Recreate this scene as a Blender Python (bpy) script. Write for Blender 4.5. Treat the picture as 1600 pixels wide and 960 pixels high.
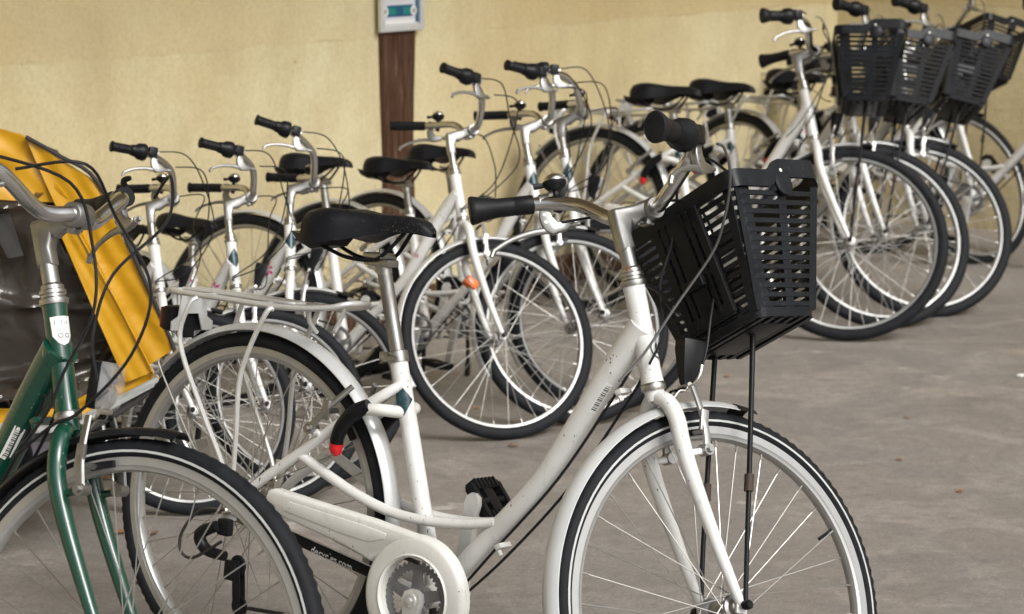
import bpy, bmesh, math, random
from mathutils import Vector, Matrix
for o in list(bpy.data.objects): bpy.data.objects.remove(o)
random.seed(7)
R_ = math.radians
scene = bpy.context.scene
C = scene.collection

# ------------------------------------------------------------------ camera
cd = bpy.data.cameras.new('camera'); cam = bpy.data.objects.new('camera', cd); C.objects.link(cam)
cam.location = (0, 0, 1.5247); cam.rotation_euler = (math.pi/2 - 0.1745, 0, 0)
cd.sensor_width = 36; cd.lens = 3591.26/1600*36; cd.clip_start = 0.1; cd.clip_end = 500
cd.dof.use_dof = True; cd.dof.focus_distance = 4.15; cd.dof.aperture_fstop = 7.5
scene.camera = cam
# ------------------------------------------------------------------ sky, sun, exposure
SUN_EL, SUN_AZ = R_(44), R_(140)       # azimuth clockwise from +Y: the open side, behind the camera to the right
w = bpy.data.worlds.new('World'); scene.world = w; w.use_nodes = True
nt = w.node_tree; nt.nodes.clear()
sky = nt.nodes.new('ShaderNodeTexSky'); sky.sky_type = 'NISHITA'; sky.sun_disc = False
sky.sun_elevation = SUN_EL; sky.sun_rotation = SUN_AZ; sky.dust_density = 6; sky.air_density = 1.0; sky.ozone_density = 0.5
hs = nt.nodes.new('ShaderNodeHueSaturation'); hs.inputs['Saturation'].default_value = 0.12
bg = nt.nodes.new('ShaderNodeBackground'); bg.inputs['Strength'].default_value = 0.105
wo = nt.nodes.new('ShaderNodeOutputWorld')
nt.links.new(sky.outputs[0], hs.inputs['Color']); nt.links.new(hs.outputs[0], bg.inputs['Color']); nt.links.new(bg.outputs[0], wo.inputs[0])
sd = bpy.data.lights.new('sun', 'SUN'); sd.energy = 1.35; sd.angle = R_(24); sd.color = (1, 0.965, 0.92)
sun = bpy.data.objects.new('sun', sd); C.objects.link(sun)
sdir = Vector((math.sin(SUN_AZ)*math.cos(SUN_EL), math.cos(SUN_AZ)*math.cos(SUN_EL), math.sin(SUN_EL)))
sun.rotation_euler = sdir.to_track_quat('Z', 'Y').to_euler(); sun.location = (4, -6, 9)
scene.view_settings.view_transform = 'Standard'; scene.view_settings.look = 'None'
scene.view_settings.exposure = 0.55; scene.view_settings.gamma = 1.0
scene.render.engine = 'CYCLES'

# ------------------------------------------------------------------ materials
def new_mat(name):
    m = bpy.data.materials.new(name); m.use_nodes = True
    return m, m.node_tree.nodes, m.node_tree.links, m.node_tree.nodes['Principled BSDF']
def noise(n, l, scale, detail=4, rough=.55, vec=None, dist=0):
    t = n.new('ShaderNodeTexNoise'); t.inputs['Scale'].default_value = scale; t.inputs['Detail'].default_value = detail
    t.inputs['Roughness'].default_value = rough; t.inputs['Distortion'].default_value = dist
    if vec: l.new(vec, t.inputs['Vector'])
    return t
def ramp(n, l, src, stops):
    r = n.new('ShaderNodeValToRGB'); e = r.color_ramp.elements
    while len(e) < len(stops): e.new(.5)
    for i, (p, c) in enumerate(stops): e[i].position = p; e[i].color = c if len(c) == 4 else (*c, 1)
    l.new(src, r.inputs[0]); return r
def mix(n, l, fac, a, b, mode='MIX'):
    m = n.new('ShaderNodeMix'); m.data_type = 'RGBA'; m.blend_type = mode
    for s, v in ((0, fac), (6, a), (7, b)):
        if hasattr(v, 'links'): l.new(v, m.inputs[s])
        elif isinstance(v, (int, float)): m.inputs[s].default_value = v
        else: m.inputs[s].default_value = (*v, 1)
    return m.outputs[2]
def coords(n, kind='Object', scale=(1, 1, 1)):
    t = n.new('ShaderNodeTexCoord'); m = n.new('ShaderNodeMapping'); m.inputs['Scale'].default_value = scale
    n.id_data.links.new(t.outputs[kind], m.inputs[0]); return m.outputs[0]
def bump(n, l, h, bsdf, strength=.3, dist=.01):
    b = n.new('ShaderNodeBump'); b.inputs['Strength'].default_value = strength; b.inputs['Distance'].default_value = dist
    l.new(h, b.inputs['Height']); l.new(b.outputs[0], bsdf.inputs['Normal'])

def paint(name, col, dirt, chip=.645, rough=.28, coat=.4, chipcol=(.05, .045, .04)):
    m, n, l, b = new_mat(name); v = coords(n)
    a = noise(n, l, 9, 4, vec=v); base = mix(n, l, ramp(n, l, a.outputs[0], [(.35, (0, 0, 0)), (.75, (1, 1, 1))]).outputs[0], col, dirt)
    v2 = coords(n, scale=(1, 1, .55)); s = noise(n, l, 150, 2, .5, v2); s2 = noise(n, l, 12, 2, .5, v)
    mul = n.new('ShaderNodeMath'); mul.operation = 'MULTIPLY_ADD'; l.new(s2.outputs[0], mul.inputs[0]); mul.inputs[1].default_value = .25; l.new(s.outputs[0], mul.inputs[2])
    f = ramp(n, l, mul.outputs[0], [(chip + .190, (0, 0, 0)), (chip + .222, (1, 1, 1))])
    g_ = noise(n, l, 26, 6, .75, coords(n, scale=(1, 1, .35)), .5); base = mix(n, l, ramp(n, l, g_.outputs[0], [(.56, (0, 0, 0)), (.80, (.55,)*3)]).outputs[0], base, tuple(q*.42 for q in dirt))
    l.new(mix(n, l, f.outputs[0], base, chipcol), b.inputs['Base Color'])
    rr = ramp(n, l, a.outputs[0], [(.3, (rough,)*3), (.8, (rough + .2,)*3)]); l.new(rr.outputs[0], b.inputs['Roughness'])
    b.inputs['Coat Weight'].default_value = coat; b.inputs['Coat Roughness'].default_value = .08
    return m
def metal(name, col, rough, var=.12, met=1.0, scale=40, stretch=(1, 1, 1), spot=None):
    m, n, l, b = new_mat(name); v = coords(n, scale=stretch)
    a = noise(n, l, scale, 5, .6, v)
    c = ramp(n, l, a.outputs[0], [(.3, tuple(x*(1 - var*2) for x in col)), (.7, col)]).outputs[0]
    if spot:
        s = noise(n, l, 55, 3, .6, coords(n)); f = ramp(n, l, s.outputs[0], [(.62, (0, 0, 0)), (.70, (1, 1, 1))])
        c = mix(n, l, f.outputs[0], c, spot)
        im = n.new('ShaderNodeMath'); im.operation = 'MULTIPLY_ADD'; im.inputs[1].default_value = -met; im.inputs[2].default_value = met
        l.new(f.outputs[0], im.inputs[0]); l.new(im.outputs[0], b.inputs['Metallic'])
    else: b.inputs['Metallic'].default_value = met
    l.new(c, b.inputs['Base Color'])
    l.new(ramp(n, l, a.outputs[0], [(.3, (rough + var,)*3), (.75, (rough,)*3)]).outputs[0], b.inputs['Roughness'])
    return m
def plain(name, col, rough, var=.25, scale=25, bmp=0, bscale=200, met=0, dust=None):
    m, n, l, b = new_mat(name); v = coords(n); a = noise(n, l, scale, 4, .6, v)
    c = ramp(n, l, a.outputs[0], [(.3, tuple(x*(1 - var) for x in col)), (.7, tuple(min(1, x*(1 + var)) for x in col))]).outputs[0]
    if dust:
        s = noise(n, l, 420, 2, .5, v); s2 = noise(n, l, 8, 2, .5, v)
        ad = n.new('ShaderNodeMath'); ad.operation = 'MULTIPLY_ADD'; l.new(s2.outputs[0], ad.inputs[0]); ad.inputs[1].default_value = .3; l.new(s.outputs[0], ad.inputs[2])
        f = ramp(n, l, ad.outputs[0], [(.84, (0, 0, 0)), (.9, (1, 1, 1))]); c = mix(n, l, f.outputs[0], c, dust)
    l.new(c, b.inputs['Base Color']); b.inputs['Metallic'].default_value = met
    l.new(ramp(n, l, a.outputs[0], [(.3, (rough - .08,)*3), (.7, (rough + .08,)*3)]).outputs[0], b.inputs['Roughness'])
    if max(col) < .03: b.inputs['Specular IOR Level'].default_value = .12 if rough > .5 else .17
    if bmp:
        bn = noise(n, l, bscale, 3, .6, v); bump(n, l, bn.outputs[0], b, bmp, .002)
    return m
M = {}
M['white'] = paint('white_paint', (.71, .715, .70), (.59, .585, .555))
M['cream'] = paint('cream_plastic', (.69, .69, .66), (.59, .58, .53), chip=.66, rough=.35, coat=.15)
M['green'] = paint('green_paint', (.0012, .048, .028), (.0015, .040, .024), chip=.66, rough=.2, coat=.55, chipcol=(.2, .25, .2))
M['chrome'] = metal('polished_metal', (.66, .655, .64), .17, .08)
M['alu'] = metal('brushed_aluminium', (.40, .395, .38), .36, .10)
M['post'] = metal('scratched_steel', (.34, .335, .32), .36, .25, scale=30, stretch=(1, 1, .25))
M['rim'] = metal('rim_alloy', (.42, .42, .41), .32, .06, met=.6)
M['rimdull'] = metal('dull_rim_alloy', (.36, .36, .35), .36, .08, met=.75)
M['spoke'] = metal('spoke_steel', (.42, .41, .385), .33, .1, met=.8)
M['guard'] = metal('silver_plastic', (.56, .57, .565), .28, .05, met=.25, scale=12)
M['rust'] = plain('rusty_steel', (.085, .042, .026), .75, .5, 60)
M['darkrust'] = plain('dark_rusty_steel', (.040, .024, .017), .7, .5, 60)
M['silver'] = metal('silver_tube', (.66, .66, .64), .33, .08, met=.45)
M['hs'] = metal('worn_headset_metal', (.48, .47, .44), .28, .12, spot=(.22, .09, .04))
M['tyre'] = plain('tyre_rubber', (.012, .013, .015), .60, .3, 40, .25, 500)
M['stripe'] = plain('reflective_stripe', (.42, .43, .42), .5, .1)
M['grip'] = plain('grip_rubber', (.010, .010, .011), .45, .25, 40, .2, 350)
M['black'] = plain('black_plastic', (.008, .0085, .0095), .38, .3, 20, .1, 300)
M['basket'] = plain('basket_plastic', (.009, .010, .012), .36, .35, 14, .1, 200, dust=(.10, .10, .10))
M['saddle'] = plain('saddle_vinyl', (.008, .0085, .0105), .40, .25, 15, .25, 900, dust=(.28, .28, .27))
M['cable'] = plain('cable_sleeve', (.014, .014, .015), .33, .2)
M['cablegrey'] = plain('grey_cable_sleeve', (.07, .07, .068), .4, .2)
M['grey'] = metal('grey_steel', (.20, .20, .21), .45, .1, met=.5)
M['dark'] = metal('oily_dark_steel', (.05, .047, .043), .42, .2, met=.6)
M['red'] = plain('red_plastic', (.55, .012, .015), .35, .1)
M['darkred'] = plain('dark_red_lens', (.11, .008, .008), .25, .1)
M['amber'] = plain('amber_reflector', (.80, .16, .01), .25, .2, 200)
M['pink'] = plain('pink_print', (.55, .02, .17), .4, .2)
M['teal'] = plain('dark_teal_sticker', (.012, .045, .06), .3, .7, 60)
M['print'] = plain('dark_print', (.06, .065, .07), .4, .2)
M['label'] = plain('white_label', (.75, .75, .72), .5, .05)
M['lightprint'] = plain('pale_print', (.55, .55, .54), .5, .1)
M['bolt'] = metal('bolt_steel', (.62, .60, .55), .3, .1, spot=(.25, .11, .05))

def glass(name, col, rough, bmp, scale, weight=.9, mixw=.25):
    m, n, l, b = new_mat(name)
    b.inputs['Base Color'].default_value = (*col, 1); b.inputs['Roughness'].default_value = rough
    b.inputs['Transmission Weight'].default_value = weight; b.inputs['IOR'].default_value = 1.3
    if bmp:
        a = noise(n, l, scale, 3, .5, coords(n), 1.2); bump(n, l, a.outputs[0], b, bmp, .03)
    return m
def lens():
    m, n, l, b = new_mat('clear_lens'); b.inputs['Base Color'].default_value = (.6, .6, .6, 1); b.inputs['Roughness'].default_value = .05
    tr = n.new('ShaderNodeBsdfTransparent'); mx = n.new('ShaderNodeMixShader'); mx.inputs[0].default_value = .16
    l.new(tr.outputs[0], mx.inputs[1]); l.new(b.outputs[0], mx.inputs[2]); l.new(mx.outputs[0], n['Material Output'].inputs[0]); return m
M['lens'] = lens()
def film():
    m, n, l, b = new_mat('clear_vinyl_film')
    v = coords(n, scale=(1, 1, 1)); a = noise(n, l, 4.5, 3, .5, v, 1.4); c = noise(n, l, 2.2, 2, .5, v, .6)
    b.inputs['Base Color'].default_value = (.10, .09, .08, 1); b.inputs['Roughness'].default_value = .07; b.inputs['Specular IOR Level'].default_value = 1.0; b.inputs['Metallic'].default_value = 0
    bump(n, l, a.outputs[0], b, .35, .03)
    tr = n.new('ShaderNodeBsdfTransparent'); tr.inputs[0].default_value = (.80, .77, .71, 1)
    mx = n.new('ShaderNodeMixShader'); f = ramp(n, l, c.outputs[0], [(.3, (.16,)*3), (.75, (.34,)*3)])
    l.new(f.outputs[0], mx.inputs[0]); l.new(tr.outputs[0], mx.inputs[1]); l.new(b.outputs[0], mx.inputs[2])
    l.new(mx.outputs[0], n['Material Output'].inputs[0]); return m
M['film'] = film()
def vinyl():
    m, n, l, b = new_mat('orange_vinyl'); v = coords(n)
    a = noise(n, l, 6, 4, .6, v, .5)
    l.new(ramp(n, l, a.outputs[0], [(.3, (.42, .215, .005)), (.7, (.55, .285, .008))]).outputs[0], b.inputs['Base Color'])
    b.inputs['Roughness'].default_value = .33
    bump(n, l, noise(n, l, 4.5, 3, .5, v, 1.2).outputs[0], b, .32, .03); return m
M['orange'] = vinyl()
M['fabric'] = plain('dark_fabric', (.030, .028, .027), .85, .3, 30)
M['greytape'] = plain('grey_reflective_tape', (.33, .34, .33), .5, .12, 30)
M['lilac'] = plain('faded_lilac_fabric', (.26, .24, .29), .85, .15)

def plaster():
    m, n, l, b = new_mat('ochre_plaster'); v = coords(n)
    big = noise(n, l, .8, 4, .55, v, .4); mid = noise(n, l, 3.0, 6, .65, v, .3); fine = noise(n, l, 75, 4, .7, v)
    c = ramp(n, l, big.outputs[0], [(.34, (.66, .545, .295)), (.48, (.715, .625, .375)), (.64, (.735, .665, .425))]).outputs[0]
    # the coat above the joint is a warmer render
    sx = n.new('ShaderNodeSeparateXYZ'); l.new(v, sx.inputs[0]); wob = noise(n, l, 5, 4, .6, v)
    za = n.new('ShaderNodeMath'); za.operation = 'MULTIPLY_ADD'; l.new(wob.outputs[0], za.inputs[0]); za.inputs[1].default_value = .05; l.new(sx.outputs[2], za.inputs[2])
    mr = n.new('ShaderNodeMapRange'); mr.inputs[1].default_value = .9; mr.inputs[2].default_value = 1.2; l.new(za.outputs[0], mr.inputs[0])
    up = ramp(n, l, mr.outputs[0], [(.55, (0, 0, 0)), (.58, (1, 1, 1))]).outputs[0]
    line = ramp(n, l, mr.outputs[0], [(.545, (0, 0, 0)), (.565, (1, 1, 1)), (.59, (0, 0, 0))]).outputs[0]
    lm_ = n.new('ShaderNodeMath'); lm_.operation = 'MULTIPLY'; l.new(line, lm_.inputs[0]); l.new(ramp(n, l, noise(n, l, 2.2, 3, .6, v).outputs[0], [(.45, (0, 0, 0)), (.62, (.6,)*3)]).outputs[0], lm_.inputs[1])
    um = n.new('ShaderNodeMath'); um.operation = 'MULTIPLY'; l.new(up, um.inputs[0]); l.new(ramp(n, l, noise(n, l, .5, 2, .5, v).outputs[0], [(.42, (0, 0, 0)), (.62, (.75,)*3)]).outputs[0], um.inputs[1])
    c = mix(n, l, um.outputs[0], c, (.61, .465, .23)); c = mix(n, l, lm_.outputs[0], c, (.42, .31, .16))
    c = mix(n, l, ramp(n, l, mid.outputs[0], [(.42, (0, 0, 0)), (.66, (.7,)*3)]).outputs[0], c, (.60, .49, .28))
    st = noise(n, l, 1.6, 5, .7, coords(n, scale=(2.2, 2.2, .5)), .3); c = mix(n, l, ramp(n, l, st.outputs[0], [(.50, (0, 0, 0)), (.74, (.45,)*3)]).outputs[0], c, (.50, .40, .215))
    c = mix(n, l, ramp(n, l, fine.outputs[0], [(.42, (0, 0, 0)), (.78, (.40,)*3)]).outputs[0], c, (.40, .30, .15))
    lo = n.new('ShaderNodeMapRange'); lo.inputs[1].default_value = .75; lo.inputs[2].default_value = .05; l.new(za.outputs[0], lo.inputs[0]); lom = n.new('ShaderNodeMath'); lom.operation = 'MULTIPLY'; l.new(lo.outputs[0], lom.inputs[0]); l.new(ramp(n, l, st.outputs[0], [(.35, (.15,)*3), (.7, (.9,)*3)]).outputs[0], lom.inputs[1]); c = mix(n, l, lom.outputs[0], c, (.33, .26, .16))
    pit = noise(n, l, 34, 2, .4, v); pf = ramp(n, l, pit.outputs[0], [(.765, (0, 0, 0)), (.80, (.6,)*3)]); c = mix(n, l, pf.outputs[0], c, (.22, .15, .07))
    l.new(c, b.inputs['Base Color']); b.inputs['Roughness'].default_value = .9
    h = noise(n, l, 30, 7, .72, v); bump(n, l, h.outputs[0], b, .55, .014)
    return m
M['plaster'] = plaster()
def plaster2():
    m = M['plaster'].copy(); m.name = 'weathered_ochre_plaster'; return m
def wood():
    m, n, l, b = new_mat('old_timber'); v = coords(n, scale=(9, 9, .6))
    a = noise(n, l, 7, 8, .72, v, .9); k = noise(n, l, 2.2, 2, .5, coords(n, scale=(3, 3, 1.4)))
    c = ramp(n, l, a.outputs[0], [(.30, (.040, .019, .011)), (.46, (.100, .050, .028)), (.62, (.175, .102, .066)), (.80, (.27, .185, .135))]).outputs[0]
    c = mix(n, l, ramp(n, l, k.outputs[0], [(.5, (0, 0, 0)), (.75, (.5,)*3)]).outputs[0], c, (.06, .03, .02))
    l.new(c, b.inputs['Base Color']); b.inputs['Roughness'].default_value = .9; b.inputs['Specular IOR Level'].default_value = .15; bump(n, l, a.outputs[0], b, 1.0, .02); return m
M['wood'] = wood()
def concrete():
    m, n, l, b = new_mat('stained_concrete'); v = coords(n); vs_ = coords(n, scale=(.9, 1.2, 1))
    def lay(c, t, lo, hi, k, col): return mix(n, l, ramp(n, l, t.outputs[0], [(lo, (0, 0, 0)), (hi, (k,)*3)]).outputs[0], c, col)
    big = noise(n, l, .9, 6, .65, v, 1.0); b2 = noise(n, l, 3.1, 8, .7, vs_, 1.1); b3 = noise(n, l, 7, 8, .75, vs_, .8); mid = noise(n, l, 26, 6, .75, v); fine = noise(n, l, 120, 5, .8, v)
    c = ramp(n, l, big.outputs[0], [(.30, (.180, .164, .150)), (.44, (.238, .211, .186)), (.56, (.228, .212, .198)), (.72, (.268, .238, .208))]).outputs[0]
    c = lay(c, b2, .49, .63, .8, (.325, .292, .255)); c = lay(c, noise(n, l, 2.3, 7, .7, vs_, 1.5), .52, .68, .55, (.160, .151, .146))
    c = lay(c, b3, .52, .70, .35, (.155, .142, .130)); c = lay(c, noise(n, l, 11, 7, .7, v, .6), .56, .72, .5, (.34, .31, .27))
    c = lay(c, mid, .46, .64, .5, (.145, .130, .118)); c = lay(c, fine, .46, .66, .6, (.105, .092, .080)); c = lay(c, noise(n, l, 90, 3, .6, v), .60, .70, .6, (.40, .37, .33))
    c = lay(c, noise(n, l, 4.6, 5, .6, vs_), .66, .71, .65, (.44, .42, .385))
    l.new(c, b.inputs['Base Color'])
    l.new(ramp(n, l, b2.outputs[0], [(.3, (.48,)*3), (.7, (.80,)*3)]).outputs[0], b.inputs['Roughness'])
    bump(n, l, fine.outputs[0], b, .4, .004); return m
M['concrete'] = concrete()
M['leaf'] = plain('dry_leaf', (.26, .13, .06), .8, .5, 40)
M['signblue'] = plain('sign_blue', (.008, .085, .17), .45, .1)
M['signgreen'] = plain('sign_green', (.01, .20, .19), .45, .1)
M['paper'] = plain('sign_paper', (.62, .63, .68), .5, .04)

# ------------------------------------------------------------------ mesh builder
def V3(p): return Vector(p)
def crom(pts, k=6, closed=False):
    P = [Vector(p) for p in pts]; out = []; n = len(P); rng = n if closed else n - 1
    for i in range(rng):
        if closed: p0, p1, p2, p3 = P[(i-1) % n], P[i], P[(i+1) % n], P[(i+2) % n]
        else: p0, p1, p2, p3 = P[max(i-1, 0)], P[i], P[i+1], P[min(i+2, n-1)]
        for j in range(k):
            t = j/k; out.append(.5*((2*p1) + (p2-p0)*t + (2*p0-5*p1+4*p2-p3)*t*t + (3*p1-p0-3*p2+p3)*t**3))
    if not closed: out.append(P[-1])
    return out
def lerp_list(vals, m):
    if isinstance(vals, (int, float)): return [vals]*m
    out = []; n = len(vals)
    for i in range(m):
        f = i/(m-1)*(n-1); a = min(int(f), n-2); out.append(vals[a] + (vals[a+1]-vals[a])*(f-a))
    return out
class MB:
    def __init__(s): s.v = []; s.f = []
    def add(s, vs, fs):
        o = len(s.v); s.v += [tuple(x) for x in vs]; s.f += [tuple(i+o for i in f) for f in fs]; return s
    def tube(s, path, r, n=8, closed=False, cap=True, flat=1.0, up=None):
        P = [Vector(p) for p in path]; m = len(P); rr = lerp_list(r, m); vs = []; fs = []
        tan = []
        for i in range(m):
            if closed: t = P[(i+1) % m]-P[(i-1) % m]
            else: t = P[min(i+1, m-1)]-P[max(i-1, 0)]
            tan.append(t.normalized() if t.length > 1e-9 else Vector((0, 0, 1)))
        nrm = Vector(up) if up else (Vector((0, 1, 0)) if abs(tan[0].y) < .9 else Vector((1, 0, 0)))
        nrm = (nrm - tan[0]*nrm.dot(tan[0])).normalized()
        for i in range(m):
            nrm = (nrm - tan[i]*nrm.dot(tan[i])).normalized(); b = tan[i].cross(nrm)
            for j in range(n):
                a = 2*math.pi*j/n; vs.append(P[i] + nrm*math.cos(a)*rr[i]*flat + b*math.sin(a)*rr[i])
        for i in range(m if closed else m-1):
            k = (i+1) % m
            for j in range(n): fs.append((i*n+j, i*n+(j+1) % n, k*n+(j+1) % n, k*n+j))
        if cap and not closed: fs.append(tuple(range(n-1, -1, -1))); fs.append(tuple((m-1)*n+j for j in range(n)))
        return s.add(vs, fs)
    def lathe(s, prof, origin=(0, 0, 0), axis='Y', n=24, closed=False, rmod=None, a0=0, a1=2*math.pi, closeprof=False):
        """profile of (radius, offset along axis)"""
        full = abs(a1-a0-2*math.pi) < 1e-6; m = n if full else n+1; o = Vector(origin); vs = []; fs = []; k = len(prof)
        for i in range(m):
            a = a0+(a1-a0)*i/n; c, sn = math.cos(a), math.sin(a)
            for j, (r, h) in enumerate(prof):
                if rmod: r = rmod(i, j, r)
                p = {'Y': (r*c, h, r*sn), 'Z': (r*c, r*sn, h), 'X': (h, r*c, r*sn)}[axis]; vs.append(o+Vector(p))
        for i in range(n):
            q = (i+1) % m
            for j in range(k if closeprof else k-1):
                jn = (j+1) % k; fs.append((i*k+j, i*k+jn, q*k+jn, q*k+j))
        if not full and closeprof: fs.append(tuple(range(k))); fs.append(tuple(reversed([n*k+j for j in range(k)])))
        return s.add(vs, fs)
    def box(s, c, d, rot=None, bev=0):
        c = Vector(c); x, y, z = (q/2 for q in d); R = rot or Matrix.Identity(3)
        if bev:
            vs = []; bx = min(bev, x*.9, y*.9, z*.9)
            bm = bmesh.new(); bmesh.ops.create_cube(bm, size=1)
            for v in bm.verts: v.co = Vector((v.co.x*2*x, v.co.y*2*y, v.co.z*2*z))
            bmesh.ops.bevel(bm, geom=list(bm.edges), offset=bx, segments=2, affect='EDGES', profile=.6)
            bm.verts.ensure_lookup_table(); vs = [c+R@v.co for v in bm.verts]; fs = [[v.index for v in f.verts] for f in bm.faces]; bm.free()
            return s.add(vs, fs)
        vs = [c+R@Vector((sx*x, sy*y, sz*z)) for sx in (-1, 1) for sy in (-1, 1) for sz in (-1, 1)]
        return s.add(vs, [(0, 1, 3, 2), (4, 6, 7, 5), (0, 4, 5, 1), (2, 3, 7, 6), (0, 2, 6, 4), (1, 5, 7, 3)])
    def prism(s, poly, y0, y1, bev=0, M4=None):
        """polygon in (x, z), extruded from y0 to y1; the y1 end bevelled inwards"""
        n = len(poly); P = [Vector((p[0], p[1])) for p in poly]
        ar = sum(P[i].x*P[(i+1) % n].y-P[(i+1) % n].x*P[i].y for i in range(n))
        if ar < 0: P.reverse()
        def inset(d):
            out = []
            for i in range(n):
                e1 = (P[i]-P[i-1]).normalized(); e2 = (P[(i+1) % n]-P[i]).normalized()
                n1 = Vector((-e1.y, e1.x)); n2 = Vector((-e2.y, e2.x)); b = (n1+n2)
                b = b.normalized()/max(.35, math.sqrt(max(.01, (1+n1.dot(n2))/2))) if b.length > 1e-6 else n1
                out.append(P[i]+b*d)
            return out
        sg = 1 if y1 > y0 else -1; rings = [(P, y0)]
        if bev: rings += [(P, y1-sg*bev), (inset(bev*.4), y1-sg*bev*.3), (inset(bev), y1)]
        else: rings += [(P, y1)]
        vs = [Vector((p.x, y, p.y)) for r, y in rings for p in r]
        fs = [(a*n+i, a*n+(i+1) % n, (a+1)*n+(i+1) % n, (a+1)*n+i) for a in range(len(rings)-1) for i in range(n)]
        fs += [tuple(range(n)), tuple(reversed(range((len(rings)-1)*n, len(rings)*n)))]
        if M4: vs = [M4@v for v in vs]
        return s.add(vs, fs)
    def loft(s, rings, cap=True, closed_ring=True):
        n = len(rings[0]); vs = [p for r in rings for p in r]; fs = []
        for a in range(len(rings)-1):
            for i in range(n if closed_ring else n-1): fs.append((a*n+i, a*n+(i+1) % n, (a+1)*n+(i+1) % n, (a+1)*n+i))
        if cap: fs += [tuple(reversed(range(n))), tuple(range((len(rings)-1)*n, len(rings)*n))]
        return s.add(vs, fs)
    def mirror_y(s):
        o = len(s.v); s.v += [(x, -y, z) for x, y, z in s.v]; s.f += [tuple(i+o for i in reversed(f)) for f in s.f[:]]; return s
    def xf(s, M4): s.v = [tuple(M4@Vector(v)) for v in s.v]; return s
    def mesh(s, name, mat, angle=38):
        me = bpy.data.meshes.new(name); me.from_pydata(s.v, [], s.f); me.materials.append(mat if not isinstance(mat, str) else M[mat])
        bm = bmesh.new(); bm.from_mesh(me); bmesh.ops.recalc_face_normals(bm, faces=bm.faces); bm.to_mesh(me); bm.free()
        for p in me.polygons: p.use_smooth = True
        try: me.set_sharp_from_angle(angle=R_(angle))
        except Exception: pass
        me.update(); return me
CACHE = {}
def cached(key, fn, mat, angle=38):
    k = (key, mat)
    if k not in CACHE: CACHE[k] = fn().mesh(str(key[0] if isinstance(key, tuple) else key), mat, angle)
    return CACHE[k]
def put(name, me, parent=None, mat4=None, label=None):
    o = bpy.data.objects.new(name, me); C.objects.link(o)
    if parent: o.parent = parent
    if mat4 is not None: o.matrix_local = mat4
    if label: o['label'] = label
    return o
def tag(o, label, cat, group=None, kind=None):
    if label: o['label'] = label
    if cat: o['category'] = cat
    if group: o['group'] = group
    if kind: o['kind'] = kind
    return o
def wrap(p0, p1, r, shapes, ang0, lift=.0007):
    """flat shapes (u along the tube, v round it, metres) laid on a tube's surface; ang0 = where v = 0 (0 = the right side, -y)"""
    p0, p1 = Vector(p0), Vector(p1); ax = (p1-p0).normalized(); e = Vector((0, -1, 0)); e = (e-ax*e.dot(ax)).normalized(); g = ax.cross(e)
    m = MB()
    for verts, faces in shapes:
        vs = []
        for u, v in verts:
            a = ang0+v/r; vs.append(p0+ax*u+(e*math.cos(a)+g*math.sin(a))*(r+lift))
        m.add(vs, faces)
    return m
def grid_poly(poly, n=8):
    """fan of rings so that a sticker follows a curved surface"""
    cx = sum(p[0] for p in poly)/len(poly); cy = sum(p[1] for p in poly)/len(poly); k = len(poly)
    dens = []
    for i in range(k):
        a, b = poly[i], poly[(i+1) % k]
        for j in range(3): dens.append((a[0]+(b[0]-a[0])*j/3, a[1]+(b[1]-a[1])*j/3))
    k = len(dens); vs = [(cx, cy)]; fs = []
    for q in range(1, n+1):
        for p in dens: vs.append((cx+(p[0]-cx)*q/n, cy+(p[1]-cy)*q/n))
    for i in range(k): fs.append((0, 1+i, 1+(i+1) % k))
    for q in range(n-1):
        for i in range(k): fs.append((1+q*k+i, 1+(q+1)*k+i, 1+(q+1)*k+(i+1) % k, 1+q*k+(i+1) % k))
    return vs, fs
def text_shape(s, size):
    cu = bpy.data.curves.new('lettering', 'FONT'); cu.body = s; cu.size = size; cu.resolution_u = 3; cu.offset = size*.012
    o = bpy.data.objects.new('lettering', cu); C.objects.link(o); bpy.context.view_layer.update()
    me = o.evaluated_get(bpy.context.evaluated_depsgraph_get()).to_mesh()
    vs = [(v.co.x, v.co.y) for v in me.vertices]; fs = [tuple(p.vertices) for p in me.polygons]
    o.to_mesh_clear(); bpy.data.objects.remove(o); bpy.data.curves.remove(cu); return vs, fs

# ------------------------------------------------------------------ the place: floor, walls
m = MB(); m.add([(-60, -60, 0), (60, -60, 0), (60, 60, 0), (-60, 60, 0)], [(0, 1, 2, 3)])
fl = put('floor', m.mesh('floor', 'concrete')); tag(fl, 'stained grey brown concrete floor', 'floor', kind='structure')
WU = Vector((.576, .817, 0)).normalized(); WN = Vector((WU.y, -WU.x, 0)); CORNER = WN*(-5.16) + WU*10.05
def wall_panel(p0, u, n, length, h, thick, mat, seg=1):
    m = MB(); a = Vector(p0); b = a+u*length; t = -n*thick
    vs = [a, b, b+t, a+t]; vs = vs+[v+Vector((0, 0, h)) for v in vs]
    m.add(vs, [(0, 1, 5, 4), (1, 2, 6, 5), (2, 3, 7, 6), (3, 0, 4, 7), (4, 5, 6, 7), (0, 3, 2, 1)]); return m
wall = put('plaster_wall', wall_panel(CORNER-WU*16, WU, WN, 16, 3.8, .3, 'plaster').mesh('wall', 'plaster'))
tag(wall, 'long ochre plastered wall behind the row of bicycles', 'wall')
SN = -WU
side = put('side_wall', wall_panel(CORNER+WN*0, WN, SN, 9, 3.8, .3, 'plaster').mesh('wall', plaster2()))
tag(side, 'darker ochre side wall in the corner behind the black baskets', 'wall')
def wall_frame(s, z, out=0.0):     # frame on the long wall: s metres before the corner, local x along the wall, y into the wall
    o = CORNER-WU*s+WN*out+Vector((0, 0, z)); return Matrix(((WU.x, -WN.x, 0, o.x), (WU.y, -WN.y, 0, o.y), (0, 0, 1, o.z), (0, 0, 0, 1)))
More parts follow.
